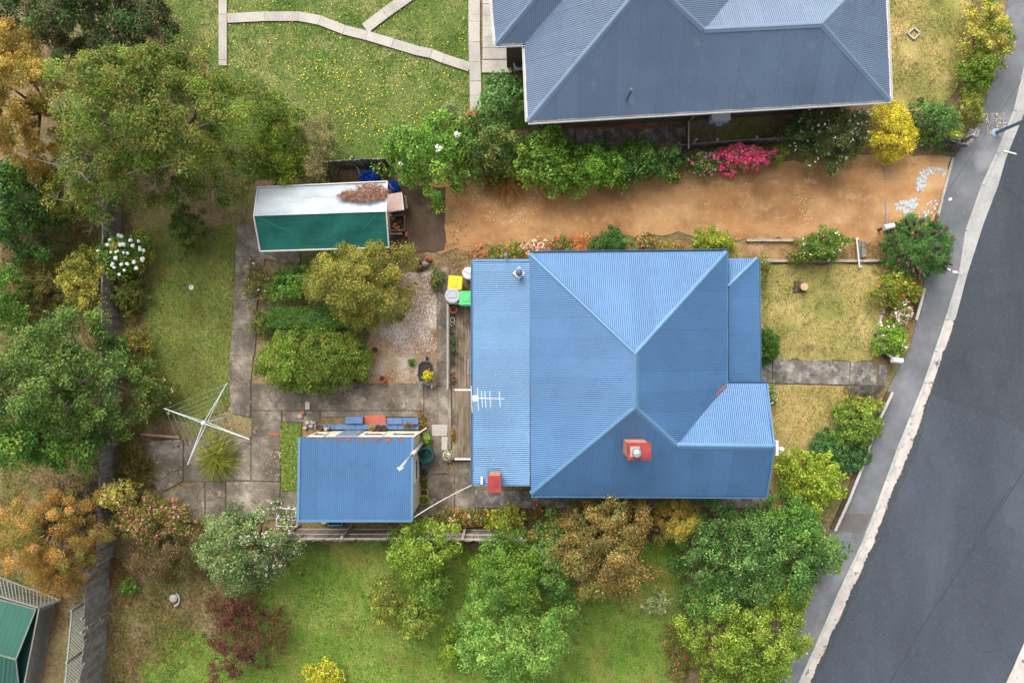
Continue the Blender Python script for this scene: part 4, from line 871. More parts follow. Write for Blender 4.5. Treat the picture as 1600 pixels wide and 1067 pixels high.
def low_fence(name, label, pts, h=.32, pk=.2):
    P_ = [W(x, y) for x, y in pts]; t = thing(name, label, 'fence', tuple(P_[0])); me = paling_mesh(.06, h + .05, .03, M_SLEEPD)
    for i in range(len(P_) - 1):
        a, b = P_[i], P_[i + 1]; L = (b - a).length; dr_ = (b - a).normalized(); rz = math.atan2(dr_.y, dr_.x); nn = Vector((-dr_.y, dr_.x, 0))
        MB().prism([tuple((p + nn * s_).xy) for p, s_ in ((a, .09), (b, .09), (b, -.09), (a, -.09))], -.03, .06, .01).build('footing', M_DARKSOIL, t)
        MB().bar(a + Vector((0, 0, h * .92)), b + Vector((0, 0, h * .92)), .11, .05).build('rail', M_RAILW, t)
        for k in range(int(L / pk)):
            o = bpy.data.objects.new('picket', me); COL.objects.link(o); o.parent = t; o.location = a + dr_ * (k + .5) * pk - P_[0] + nn * .08; o.rotation_euler = (random.gauss(0, .02), 0, rz)
    return t
low_fence('low_street_fence', 'low pale picket street fence below the lavender bush', [(1389, 612), (1366, 660), (1342, 728), (1322, 778), (1300, 826)])
low_fence('low_street_fence', 'short pale picket street fence beside white and pink roses', [(1436, 452), (1430, 475), (1423, 500)], .45)
low_fence('garden_gate', 'pale slatted gate swung open at the front path', [(1362, 534), (1374, 550), (1392, 566)], .6, .1)
# garden edging: timber sleepers in the front garden
sl_ = [((1168, 408), (1345, 408)), ((1346, 408), (1385, 407)), ((1384, 410), (1383, 450)), ((1382, 452), (1378, 490)), ((1376, 492), (1366, 522)), ((1080, 376), (1115, 377)), ((1165, 376), (1240, 376))]
M_SLEEP = surf('grey_sleeper', [(.3, (140, 128, 114)), (.7, (176, 164, 148))], 4, 30, .2)
for i, (a, b) in enumerate(sl_):
    a, b = W(*a), W(*b); o = MB().bar(a + Vector((0, 0, .05)), b + Vector((0, 0, .05)), .11, .16).build('edging_sleeper', M_SLEEP, loc=tuple(a))
    tag(o, ['long grey edging sleeper along the top of front lawn', 'short grey edging sleeper at the lawn corner by white post', 'upper edging sleeper down right side of front lawn', 'middle edging sleeper down right side of front lawn', 'lowest edging sleeper right of front lawn near the gate', 'edging sleeper beside yellow green shrub above blue roof', 'edging sleeper between the clay drive and front garden'][i], 'sleeper', 'timber edging of the front garden')
slabs('garden_steps', gridq(1337, 1343, 376, 405, [], []) + gridq(1345, 1351.5, 377, 404, [], [389]), M_DARKC, .08, piece='step')
pp = W(1342, 415); 
po = thing('white_post', 'white timber post lying across the garden steps and sleeper', 'post', tuple(W(1339, 374)))
MB().bar(W(1338, 372, .25), W(1343, 418, .25), .05, .05).build('shaft', M_WHITE, po); MB().box(W(1343, 417, .1), (.06, .06, .3)).build('foot', M_WHITE, po); MB().box(W(1338, 373, .1), (.06, .06, .3)).build('foot', M_WHITE, po)
# ------------------------------------------------------------------ deck
dk = thing('timber_deck', 'weathered timber deck along the left side of blue house', 'deck', tuple(W(722, 600)))
zd = .35; xa, xb = W(706, 0, zd).x, W(752, 0, zd).x; npk = 10; ya, yb = W(0, 476, zd).y, W(0, 718, zd).y
MB().prism([(xa, yb), (xb, yb), (xb, ya), (xa, ya)], .0, zd - .04).build('frame', M_TIMB, dk)
for i in range(npk):
    x0 = xa + (xb - xa) * i / npk + .005; x1 = xa + (xb - xa) * (i + 1) / npk - .005; cuts = [ya, ya + (yb - ya) * random.uniform(.25, .75), yb]
    for j in range(2): MB().prism([(x0, cuts[j] - .004), (x1, cuts[j] - .004), (x1, cuts[j + 1] + .004), (x0, cuts[j + 1] + .004)], zd - .035, zd + random.uniform(-.004, .004), .005).build('plank', M_TIMB, dk)
dr_ = thing('deck_railing', 'white slatted railing along the deck edge with pots behind', 'railing', tuple(W(702, 540)))
a, b = W(702, 477, 0), W(702, 606, 0); me = paling_mesh(.05, 1.0, .02, M_RAILW)
MB().bar(a + Vector((0, 0, .95)), b + Vector((0, 0, .95)), .03, .05).build('rail', M_RAILW, dr_); MB().bar(a + Vector((0, 0, .2)), b + Vector((0, 0, .2)), .04, .05).build('rail', M_RAILW, dr_)
for k in range(33):
    o = bpy.data.objects.new('picket', me); COL.objects.link(o); o.parent = dr_; p = a.lerp(b, (k + .5) / 33); o.location = p - W(702, 540) + Vector((.035, 0, 0)); o.rotation_euler = (0, 0, R(90) + .5)
MB().bar(W(701, 474, .9), W(738, 475, .9), .07, .07).build('end_rail', M_TIMB, dr_)
for x in (701, 738): p = W(x, 474.5, .5); MB().box((p.x, p.y, .45), (.07, .07, .95)).build('post', M_TIMB, dr_)
kw = MB().prism(pw([(701, 607), (706, 607), (706, 720), (701, 720)]), -.03, .3, .02).build('low_wall', M_CONC, loc=tuple(W(703, 660))); tag(kw, 'low grey concrete wall along the lower half of deck', 'wall')
gt = thing('boot_grate', 'small silver metal grate on the deck against house wall', 'grate', tuple(W(735, 573, zd)))
p = W(735, 573, zd + .03)
for i in range(9): MB().box((p.x, p.y + .3 - i * .075, zd + .03), (.2, .02, .02)).build('bar', M_STEEL, gt)
for s_ in (-1, 1): MB().box((p.x + s_ * .1, p.y, zd + .025), (.025, .68, .05)).build('side_rail', M_STEEL, gt)

# ------------------------------------------------------------------ bins, cylinder, pots
def bin_(label, px, py, lid_c, body_c, rz, rnd=False):
    p = W(px, py, 1.0); t = thing('wheelie_bin', label, 'bin', (0, 0, 0), 'bins by the house corner'); w_ = .48
    lm = plain('lid_' + str(lid_c[0]), lid_c, .45, .05); bm_ = plain('body_' + str(body_c[0]), body_c, .5, .05)
    MB().add([(-.2, -.2, .06), (.2, -.2, .06), (.2, .2, .06), (-.2, .2, .06), (-.26, -.27, .93), (.26, -.27, .93), (.26, .27, .93), (-.26, .27, .93)], [(3, 2, 1, 0), (4, 5, 6, 7), (0, 1, 5, 4), (1, 2, 6, 5), (2, 3, 7, 6), (3, 0, 4, 7)]).build('body', bm_, t)
    if rnd: l = MB().lathe((0, 0, .93), [(.32, 0), (.33, .04), (.3, .07), (.22, .075), (.2, .06), (.05, .06)], 24).build('lid', lm, t)
    else: l = MB().prism([(-.3, -.3), (.3, -.3), (.3, .27), (.24, .31), (-.24, .31), (-.3, .27)], .93, .99, .03).build('lid', lm, t)
    MB().prism([(-.15, -.14), (.15, -.14), (.17, .1), (-.17, .1)], .985, 1.01, .012).build('lid_panel', lm, l)
    MB().tube([(-.2, -.33, .95), (.2, -.33, .95)], .02, 8).build('handle', bm_, t)
    for s_ in (-1, 1): MB().tube([(s_ * .2, -.24, .1), (s_ * .26, -.24, .1)], .1, 14).build('wheel', plain('tyre_black', (40, 40, 42), .7), t)
    t.location = (p.x, p.y, 0); t.rotation_euler.z = rz
bin_('wheelie bin with bright yellow lid', 711, 442, (222, 184, 36), (60, 70, 60), R(-95)); bin_('wheelie bin with round pale grey lid', 707, 462, (160, 165, 168), (70, 80, 76), R(180), True)
bin_('wheelie bin with light green lid half under blue eave', 728.5, 466, (84, 186, 116), (56, 90, 70), R(0))
p = W(731.5, 426.5, 1.45); t = thing('hot_water_cylinder', 'white round topped cylinder tucked under the blue roof edge', 'cylinder', (p.x, p.y, 0))
MB().lathe((p.x, p.y, -.02), [(.25, 0), (.25, 1.4), (.24, 1.44), (.1, 1.47), (.02, 1.475)], 28).build('tank', M_WHITE, t, smooth=False); MB().tube([(p.x - .2, p.y + .1, 1.47), (p.x + .2, p.y - .08, 1.48)], .012, 6).build('strap', M_PIPE, t)
M_SOILP = plain('potting_soil', (70, 54, 42), .95, .3)
def pot(label, px, py, r, h, c, z=0, plant_=None, group='garden pots', name='plant_pot', flw=None):
    p = W(px, py, z + h); t = thing(name, label, 'pot', (p.x, p.y, z), group)
    m = MATS.get('pot%d_%d' % (c[0], c[1])) or plain('pot%d_%d' % (c[0], c[1]), c, .75, .15)
    MB().lathe((p.x, p.y, z), [(r * .66, 0), (r * .92, h * .8), (r * 1.02, h * .82), (r * 1.04, h), (r * .88, h), (r * .86, h * .86), (.01, h * .85)], 22).build('pot_body', m, t)
    MB().lathe((p.x, p.y, z + h * .83), [(r * .86, 0), (r * .84, .02), (.02, .03)], 18).build('soil', M_SOILP, t)
    if plant_:
        n = int(90 * (r / .15) ** 2); D = rng.normal(size=(n, 3)); D[:, 2] = np.abs(D[:, 2]); D /= np.linalg.norm(D, axis=1, keepdims=True)
        Pn = np.array([p.x, p.y, z + h]) + D * rng.uniform(.3, 1.1, (n, 1)) * r * np.array([1, 1, .9]); cols, wt = pal(plant_); C = cols[rng.choice(len(cols), n, p=wt)] * np.exp(rng.normal(0, .2, n))[:, None]
        cards('foliage', Pn, D + np.array([0, 0, .5]), .06, .035, C, LEAF, t)
GP = [(70, 110, 50), (96, 136, 60), (50, 84, 40)]
pot('large terracotta pot at the upper end of the deck', 708.5, 484, .14, .3, (204, 102, 64), zd)
DP = [(708, 493, .09, (40, 70, 60), 'dark green pot just below the big deck terracotta pot', None), (707, 500, .1, (214, 214, 208), 'shiny white pot on the deck by railing', None), (706.5, 506, .09, (226, 226, 214), 'smaller cream white pot on deck under the shiny one', GP), (706.5, 521, .09, (60, 56, 90), 'dark purple pot midway along the deck railing', GP),
      (709, 528, .10, (130, 150, 120), 'pale green pot with red saucer on the deck', GP), (708.5, 535.5, .11, (90, 84, 78), 'charcoal pot near middle of the deck railing', GP), (708.5, 549, .12, (40, 84, 52), 'bushy green plant in pot on the deck railing side', GP), (707.5, 565.5, .1, (60, 62, 66), 'black rimmed pot on the deck opposite metal grate', None),
      (706.5, 580, .08, (210, 190, 180), 'small pale pot of flowers near lower deck railing', [(210, 90, 90), (230, 220, 210), (80, 110, 60)]), (709.5, 591, .09, (206, 104, 72), 'orange trough pot near lower end of deck railing', None), (706.5, 598, .08, (90, 90, 88), 'small grey pot at the lower end of deck railing', GP)]
for x, y, r, c, lab, pl_ in DP: pot(lab, x, y, r, .2, c, zd, pl_, 'pots on the deck')
pot('white daisies overflowing a pale pot below deck wall', 700.5, 711, .24, .3, (206, 196, 176), 0, [(226, 224, 200, 3), (200, 206, 170), (110, 130, 70)], 'pots beside the shed')
SP = [(661, 739, .15, (120, 96, 70), 'uppermost small pot beside the shed window', [(110, 90, 60), (70, 90, 40)]), (660.5, 750, .17, (150, 120, 70), 'tan rimmed pot of herbs below the water drum', [(90, 120, 40), (110, 90, 60)]), (661.5, 759, .15, (184, 160, 96), 'straw coloured pot third from the drum by shed', [(96, 100, 50)]), (661, 770, .16, (196, 164, 92), 'pot with broad ochre rim beside shed wall', None), (661, 781, .18, (190, 176, 70), 'yellow rimmed pot lowest in the row by shed', [(150, 160, 50), (90, 110, 40)])]
for x, y, r, c, lab, pl_ in SP: pot(lab, x + 1.5, y, r * 1.15, .28, c, 0, pl_, 'pots beside the shed')
TP = [(585.5, 547, .16, 'terracotta ring pot upper right of the round shrub', (176, 116, 74), None), (570.5, 590, .16, 'pale terracotta pot at the edge of round shrub', (180, 140, 108), None), (555, 592, .17, 'dull grey pot half under the round shrub', (130, 116, 92), None), (597, 592, .14, 'bright terracotta pot on the litter bed', (206, 104, 62), None), (601, 597, .1, 'tiny terracotta pot touching the bright one', (196, 96, 60), None),
      (497.5, 668, .14, 'brown pot at the left end of the blue bench', (140, 88, 60), None), (509.5, 669.5, .13, 'pot with white pebbles on the blue bench', (96, 84, 70), [(220, 220, 210), (180, 176, 160)]), (581, 668, .13, 'ochre pot with yellow grass by the shed door', (160, 140, 90), [(176, 160, 60), (140, 130, 60)]), (591, 668.5, .13, 'left of two dark brown pots by shed windows', (96, 64, 50), None), (599.5, 668.5, .12, 'right of two dark brown pots by shed windows', (90, 60, 48), None),
      (688, 810, .13, 'terracotta pot at the garden bed below white cable', (176, 84, 58), None), (351, 811, .18, 'white ring pot beside the grey green tree', (196, 190, 180), None)]
for x, y, r, lab, c, pl_ in TP: pot(lab, x, y, r, .26, c, .33 if 660 < y < 672 else 0, pl_, 'pots about the yard')
p = W(665, 711, .85); t = thing('water_drum', 'dark green water drum beside the shed wall', 'drum', (p.x, p.y, 0)); M_DG = plain('drum_green', (24, 84, 84), .5, .1)
MB().lathe((p.x, p.y, 0), [(.26, 0), (.3, .5), (.3, .82), (.33, .83), (.33, .87), (.28, .87), (.27, .6), (.01, .6)], 26).build('barrel', M_DG, t); MB().lathe((p.x - .04, p.y, .6), [(.2, 0), (.2, .02), (.01, .03)], 20).build('water', plain('drum_water', (20, 60, 56), .1), t)
MB().box((p.x - .1, p.y - .5, .2), (.26, .3, .4)).build('pump_box', plain('pump_blue', (70, 96, 116), .5), t)
# wheelbarrow with a yellow plant
p = W(665.5, 584, .5); t = thing('wheelbarrow', 'grey wheelbarrow used as planter on the concrete', 'wheelbarrow', (p.x, p.y, 0)); M_WB = plain('barrow_grey', (84, 96, 104), .5, .15)
prof = [(x * 1.25, y * 1.2) for x, y in [(-.22, -.28), (.22, -.28), (.27, -.05), (.25, .3), (.14, .44), (-.14, .44), (-.25, .3), (-.27, -.05)]]
mb = MB(); n_ = len(prof); ring = lambda k, z, f=0: [(p.x + x * k, p.y + y * k, z) for x, y in prof]
mb.add(ring(.7, .28) + ring(1.06, .56) + ring(.98, .56) + ring(.66, .31), [tuple(range(n_ - 1, -1, -1))] + [(l * n_ + i, l * n_ + (i + 1) % n_, (l + 1) * n_ + (i + 1) % n_, (l + 1) * n_ + i) for l in range(3) for i in range(n_)] + [tuple(range(3 * n_, 4 * n_))]); mb.build('tray', M_WB, t)
MB().prism([(p.x + x * .9, p.y + y * .9) for x, y in prof], .4, .47).build('soil', M_SOILP, t)
for s_ in (-1, 1):
    MB().tube([(p.x + s_ * .06, p.y + .55, .2), (p.x + s_ * .24, p.y - .2, .3), (p.x + s_ * .25, p.y - .62, .52)], .018, 8).build('handle', M_PIPE, t); MB().tube([(p.x + s_ * .22, p.y - .15, .3), (p.x + s_ * .22, p.y - .28, .0)], .018, 6).build('leg', M_PIPE, t)
MB().tube([(p.x - .04, p.y + .56, .18), (p.x + .04, p.y + .56, .18)], .18, 18).build('wheel', plain('barrow_tyre', (50, 50, 52), .8), t)
# clothes line
t0 = W(318, 661, 2.1); hub = Vector((t0.x, t0.y, 0)); t = thing('rotary_clothes_line', 'rotary clothes line with four pale double arms over the back lawn', 'clothes line', tuple(hub)); M_AL = plain('clothesline_pale', (206, 212, 216), .4, .06)
MB().tube([hub + Vector((0, 0, -.1)), hub + Vector((0, 0, 2.15))], .03, 10).build('mast', M_AL, t); MB().lathe(hub + Vector((0, 0, 1.95)), [(.06, 0), (.09, .05), (.09, .2), (.04, .26)], 12).build('hub', M_AL, t)
ends = [W(x, y, 2.25) for x, y in ((355, 598), (390, 686), (293, 726), (256, 638))]
for e in ends:
    MB().tube([hub + Vector((0, 0, 2.12)), e], .015, 6).build('arm', M_AL, t); MB().tube([hub + Vector((0, 0, 1.75)), hub.lerp(e, .62) + Vector((0, 0, .72)), e - Vector((0, 0, .02))], .012, 6).build('brace', M_AL, t)
mb = MB()
for f in (.35, .5, .65, .8, .97):
    for i in range(4):
        a, b = [Vector((hub.x, hub.y, 2.13)).lerp(ends[k], f) for k in (i, (i + 1) % 4)]; mb.tube([a, (a + b) / 2 - Vector((0, 0, .04)), b], .002, 3, caps=False)
mb.build('line_wire', M_AL, t)['kind'] = 'stuff'
# antenna on the lean-to edge
av = W(743, 622, 4.3); t = thing('tv_antenna', 'white television antenna with six rods over the blue roof edge', 'antenna', (av.x, av.y, 2.9))
MB().tube([(av.x, av.y, 2.6), (av.x, av.y, 4.35)], .022, 8).build('mast', M_AL, t); e = W(788, 623, 4.3); MB().bar(av, e, .025, .025).build('boom', M_AL, t)
for px_, l_ in ((737, 1.0), (747, .85), (753, .62), (758.5, .6), (766, .6), (781, .58)):
    q = W(px_, 623.5, 4.3); MB().tube([(q.x - .02, q.y + l_ / 2, 4.32), (q.x + .02, q.y - l_ / 2, 4.32)], .013, 5).build('rod', M_AL, t)
MB().box(av + Vector((0, 0, .02)), (.22, .22, .1), .1).build('junction_box', M_WHITE, t)
# letter boxes
def letterbox(label, px, py, rz, l=.42):
    p = W(px, py, .9); t = thing('letterbox', label, 'letterbox', (p.x, p.y, 0)); pr = [(-.12, 0)] + [(-.12 * math.cos(a), .14 + .1 * math.sin(a)) for a in [i * math.pi / 8 for i in range(9)]] + [(.12, 0)]
    d_ = Vector((math.cos(rz), math.sin(rz), 0)); c = Vector((p.x, p.y, .72)); MB().extrude(c - d_ * l / 2, c + d_ * l / 2, pr).build('box', M_WHITE, t); MB().box((p.x, p.y, .35), (.09, .09, .75), rz).build('post', M_TIMB, t); return t
letterbox('white letterbox on post at the driveway mouth', 1390, 354, R(12)); letterbox('white rounded letterbox by the front path gate', 1403, 563, R(-8))
wl_ = MB().bar(W(1396, 352, .5), W(1414, 350, .5), .1, .12).bar(W(1396, 352, .2), W(1414, 350, .2), .1, .5).build('letterbox_wall', M_SLEEP, loc=tuple(W(1405, 351))); tag(wl_, 'short low wall between letterbox and cone shrub', 'wall')
# stump, ornament, manhole, hose reel, heat pump and other small things
p = W(1257, 448, .3); t = thing('tree_stump', 'sawn tree stump with pale cut top on front lawn', 'stump', (p.x, p.y, 0)); MB().lathe((p.x, p.y, -.03), [(.28, 0), (.2, .12), (.18, .3), (.02, .31)], 18).build('bark', BARK, t); MB().lathe((p.x, p.y, .3), [(.17, 0), (.165, .015), (.02, .018)], 18).build('cut_top', plain('cut_wood', (196, 164, 118), .9, .2), t)
lump('root_mound', 'dark mound of roots beside the sawn stump', 'roots', 1247, 449, 8, 9, .15, M_DARKSOIL, rough_=.8)
o = MB().lathe(W(299, 449), [(.12, 0), (.12, .02), (.1, .03), (.02, .03)], 24).build('drain_cover', plain('pale_cover', (190, 206, 190), .7), loc=tuple(W(299, 449))); tag(o, 'small pale round drain cover in the back lawn', 'cover')
t = thing('birdbath_ruin', 'broken pale stone ornament lying in the lower garden', 'ornament', tuple(W(272, 935)))
mb = MB(); cpt = W(271, 936, .06); mb.tube([cpt + Vector((.26 * math.cos(a), .3 * math.sin(a), 0)) for a in [R(x) for x in range(-80, 75, 12)]], .04, 8); mb.build('rim', M_PALE, t); lo = MB().lathe(cpt + Vector((0, .05, -.06)), [(.16, 0), (.18, .08), (.1, .14), (.02, .15)], 14).build('bowl', M_PALE, t)
hr = W(812, 100, .5); t = thing('hose_reel', 'white hose reel ring beside the grey house corner', 'hose reel', (hr.x, hr.y, 0)); ring_ = [hr + Vector((.23 * math.cos(a), .23 * math.sin(a), 0)) for a in [R(x) for x in range(0, 361, 15)]]
MB().tube(ring_, .06, 8).build('hose_coil', plain('hose_white', (200, 202, 200), .5), t); MB().lathe((hr.x, hr.y, 0), [(.16, 0), (.16, .4), (.05, .45)], 14).build('stand', plain('reel_grey', (90, 92, 96), .6), t)
p = W(1127, 181, .7); t = thing('heat_pump', 'white heat pump unit below grey house gutter', 'heat pump', (p.x, p.y, 0)); MB().prism([(p.x - .4, p.y - .16), (p.x + .4, p.y - .16), (p.x + .4, p.y + .2), (p.x - .4, p.y + .2)], .1, .72, .03).build('casing', M_WHITE, t)
MB().lathe((p.x, p.y - .17, .4), [(.2, -.005), (.2, .005)], 18).build('fan_grille', M_PIPE, t); MB().box((p.x, p.y, .05), (.7, .3, .1)).build('feet', M_PIPE, t)
for (px_, py_, lab, wd, ht) in ((447, 800, 'upper white tubular frame left of the shed', 30, 14), (448, 816, 'lower white tubular frame left of the shed', 32, 13)):
    t = thing('tubular_frame', lab, 'frame', tuple(W(px_, py_)), 'white frames by the shed'); z_ = .35
    c = [(px_ - wd / 2, py_ - ht / 2), (px_ + wd / 2, py_ - ht / 2 + 3), (px_ + wd / 2, py_ + ht / 2), (px_ - wd / 2, py_ + ht / 2 - 1)]
    for i in range(4): MB().tube([W(*c[i], z_), W(*c[(i + 1) % 4], z_)], .028, 8).build('rail', M_WHITE, t); MB().tube([W(*c[i], z_), Vector((*W(*c[i], z_).xy, -.02))], .025, 6).build('leg', M_WHITE, t)
    MB().tube([W(px_ + 1, py_ - ht / 2 + 1, z_), W(px_ + 1, py_ + ht / 2, z_)], .025, 8).build('cross_rail', M_WHITE, t)
p = W(523, 814, .35); t = thing('blue_tub', 'pale blue plastic tub between shed and paling fence', 'tub', (p.x, p.y, 0)); mt_ = plain('tub_blue', (96, 160, 184), .5)
for a, b in (((-.3, -.2), (.3, -.2)), ((.3, -.2), (.3, .2)), ((.3, .2), (-.3, .2)), ((-.3, .2), (-.3, -.2))): MB().bar((p.x + a[0], p.y + a[1], .17), (p.x + b[0], p.y + b[1], .17), .03, .33).build('side', mt_, t)
MB().box((p.x, p.y, .12), (.56, .36, .1)).build('contents', M_SOILP, t)
p = W(505, 814, .3); o = MB().lathe((p.x, p.y, 0), [(.1, 0), (.13, .22), (.14, .24), (.1, .24), (.09, .1), (.01, .1)], 16).tube([(p.x - .1, p.y, .2), (p.x - .22, p.y + .02, .26)], .02, 6).build('white_bucket', M_WHITE, loc=(p.x, p.y, 0)); tag(o, 'small white watering jug left of the blue tub', 'jug')
p = W(472, 636, .1); o = MB().prism(pw([(477, 628), (484, 628), (484, 640), (477, 640)], .1), .03, .11, .01).build('loose_paver', M_PALE, loc=tuple(W(480, 634))); tag(o, 'loose grey paver on concrete near round shrub', 'paver')
mb = None
for i, (px_, py_) in enumerate(((474, 645), (470, 650), (482, 660), (478, 668), (487, 665), (490, 660))):
    p = W(px_, py_); o = MB().prism([(p.x + .12 * math.cos(a) * random.uniform(.6, 1.2), p.y + .1 * math.sin(a) * random.uniform(.6, 1.2)) for a in [R(x) for x in range(0, 360, 60)]], .02, .16, .03).build('loose_rock', M_TERRA if i == 0 else M_SLEEP, loc=(p.x, p.y, 0)); tag(o, ['reddish loose rock above the turf strip', 'grey rock touching the reddish one above turf strip', 'grey rock nearest the left end of blue bench', 'lowest grey rock between turf strip and shed corner', 'grey rock right beside the shed corner', 'uppermost grey rock by the blue bench end'][i], 'rock', 'rocks by the turf strip')
bm_ = MB().bar(W(220, 678, .1), W(280, 683, .1), .09, .09).build('timber_beam', plain('pinkish_beam', (176, 140, 116), .9, .15), loc=tuple(W(250, 680))); tag(bm_, 'pinkish timber beam lying at the top of concrete pad', 'beam')
for i, (x, y) in enumerate(((656, 409), (664, 412), (655, 420), (668, 405))):
    p = W(x, y); lump('garden_rock', ['brown rock in pile above the grit bed', 'pale rock topping the pile above the grit bed', 'dark lowest rock in pile above the grit bed', 'reddish rock at right of pile above grit bed'][i], 'rock', x, y, 6, 5, .3, [BARK, M_PALE, M_DARKSOIL, M_TERRA][i], n=10, rough_=.5)
# street pole and pale debris round its foot
p = W(1556, 208); t = thing('street_pole', 'blue grey steel street pole leaning out of frame at the kerb', 'pole', tuple(p)); MB().tube([(p.x, p.y, -.05), (p.x, p.y, 4), (p.x, p.y, 8.5)], [.075, .07, .06], 14).build('shaft', plain('pole_blue', (128, 152, 178), .4), t, smooth=True); MB().lathe((p.x, p.y, -.02), [(.2, 0), (.2, .05), (.13, .08)], 14).build('base_plate', M_PIPE, t)
o = MB().prism(pw([(1515, 201), (1531, 203), (1528, 215), (1513, 213)], .05), .0, .06, .01).build('meter_pit_cover', M_PALE, loc=tuple(W(1522, 208))); tag(o, 'pale rectangular pit cover on footpath beside the hedge', 'cover')
o = MB(); cq = [W(1428, 44, .05), W(1437, 52, .05), W(1428, 62, .05), W(1418, 53, .05)]
for i in range(4): o.bar(cq[i], cq[(i + 1) % 4], .06, .08)
o = o.build('square_frame', M_PALE, loc=tuple(W(1428, 53))); tag(o, 'small pale square frame set diagonally in neighbour front lawn', 'frame')
p = W(1437, 87); 
# ------------------------------------------------------------------ trees and shrubs
OLV = [(96, 124, 42), (122, 142, 54), (78, 104, 40), (136, 142, 66), (114, 150, 50)]
GOLD = [(176, 154, 68), (194, 166, 78), (150, 138, 58), (202, 174, 90)]
DKG = [(52, 86, 40), (66, 104, 50), (40, 68, 34), (84, 122, 66)]
MID = [(84, 130, 46), (104, 150, 56), (66, 108, 40), (124, 166, 68)]
LIME = [(126, 156, 42), (142, 170, 54), (104, 136, 36), (156, 176, 66)]
BLUG = [(82, 124, 58), (104, 146, 72), (64, 102, 48), (126, 164, 86)]
ORG = [(196, 148, 72), (204, 158, 84), (170, 134, 66), (146, 134, 66), (194, 142, 82)]
BRN = [(104, 116, 54), (140, 116, 60), (152, 128, 74), (118, 100, 56), (108, 114, 54), (120, 124, 60), (166, 142, 88)]
YEL = [(222, 206, 36), (232, 216, 56), (204, 190, 32), (188, 180, 50)]
GRG = [(96, 126, 72), (120, 146, 90), (78, 104, 60), (142, 160, 110)]
YG = [(150, 158, 52), (176, 176, 66), (122, 138, 44), (190, 186, 90)]
BUR = [(96, 50, 46), (116, 64, 56), (78, 44, 40), (112, 84, 60)]
WH = [(244, 240, 232), (236, 226, 214)]; PK = [(232, 120, 140), (240, 160, 170), (220, 90, 120)]
# upper left
t, C0, cr = plant('olive_tree', 'very large olive green tree with rusty leaf tips and bare grey twigs', 'tree', 230, 188, 162, 136, 7.2, .1, OLV, trunk=.28, nlimb=22, clump=.52, dens=1.25, rag=.26, gap=.08, aspect=.45, tip=([(156, 132, 68), (166, 134, 70), (146, 132, 64)], .28))
twigs(t, C0, cr, 130, 1.0, sel=[i for i, c in enumerate(C0) if c[0] < C0[:, 0].mean() - 1.0 or c[1] < C0[:, 1].mean() - 1.8], name='dead_twigs', m=TWIG, rad=.011)
plant('golden_conifer', 'golden brown tree cut off by the left picture edge', 'tree', 20, 150, 60, 114, 6.0, .09, GOLD + [(176, 138, 66), (130, 126, 50)], trunk=.16, clump=.36, dens=1.7, aspect=.35, spiky=.6)
plant('dark_shrub', 'dark green shrub with reddish bare twigs at the top left', 'shrub', 150, 24, 124, 68, 4.5, .1, DKG + [(90, 84, 58), (90, 118, 70), (100, 130, 72)], clump=.42, dens=1.5, gap=.0, twig=50, tip=([(120, 70, 62), (110, 84, 66)], .14))
plant('dark_shrub', 'glossy dark green shrub in the top left corner', 'shrub', 12, 28, 40, 50, 4.0, .11, DKG, clump=.4)
plant('laurel_shrub', 'glossy dark green shrub at left edge above the dirt path', 'shrub', 24, 318, 60, 78, 3.6, .12, MID + DKG, clump=.4, dens=1.2)
plant('yellowing_shrub', 'yellow green shrub left of the big olive tree base', 'shrub', 98, 300, 48, 42, 2.8, .1, YG + MID[:1], clump=.32)
plant('yellow_green_shrub', 'yellow green dense shrub between big olive tree and back fence', 'shrub', 436, 235, 42, 58, 3.6, .085, [(120, 142, 24), (140, 158, 30), (92, 118, 24), (70, 98, 28)], clump=.34, dens=1.25)
plant('grey_bush', 'sparse grey olive bush beside the neighbour lawn', 'shrub', 492, 222, 34, 50, 2.0, .075, [(146, 140, 96), (128, 124, 80), (164, 156, 116)], clump=.3, dens=.55, gap=.3, aspect=.3)
plant('grey_bush', 'pale wispy sprig hanging over the white shade house sheet', 'shrub', 492, 268, 16, 20, 2.6, .075, [(160, 150, 104), (140, 134, 90)], clump=.2, dens=.8, aspect=.35)
t, C0, cr = plant('hydrangea', 'hydrangea bush with big white flower heads on back fence', 'shrub', 187, 398, 38, 38, 1.7, .11, MID + YG[:2], clump=.3, dens=1.15)
hm = surf('hydrangea_petal', [(.3, (226, 228, 222)), (.6, (240, 240, 238)), (.75, (214, 214, 236))], 4, 30, .14)
for i in range(40):
    a = random.uniform(0, 6.28); q = math.sqrt(random.random()); p = W(187 + q * 38 * math.cos(a), 398 + q * 36 * math.sin(a), 1.85 - q * .75); r = random.uniform(.05, .095)
    mb = MB(); mb.lathe(p, [(r * .3, -r * .5), (r, -r * .1), (r * .92, r * .35), (r * .5, r * .7), (r * .1, r * .8)], 9)
    mb.v = [v + Vector((random.gauss(0, r * .1), random.gauss(0, r * .1), random.gauss(0, r * .1))) for v in mb.v]; mb.build('flower_head', hm, t)
plant('yellow_shrub', 'bright yellow green shrub left of the dark back fence', 'shrub', 128, 440, 36, 54, 2.4, .08, [(176, 168, 64), (190, 178, 74), (140, 142, 56), (120, 130, 58)], clump=.3, dens=.65, gap=.3, rag=.3)
plant('olive_shrub', 'low olive brown shrub between yellow shrub and left edge', 'shrub', 62, 445, 46, 50, 1.6, .08, [(120, 120, 50), (98, 108, 46), (136, 112, 56)], clump=.34, dens=.8)
plant('green_shrub', 'mid green shrub at left edge above the large round tree', 'shrub', 8, 470, 34, 56, 3.0, .1, MID, clump=.36)
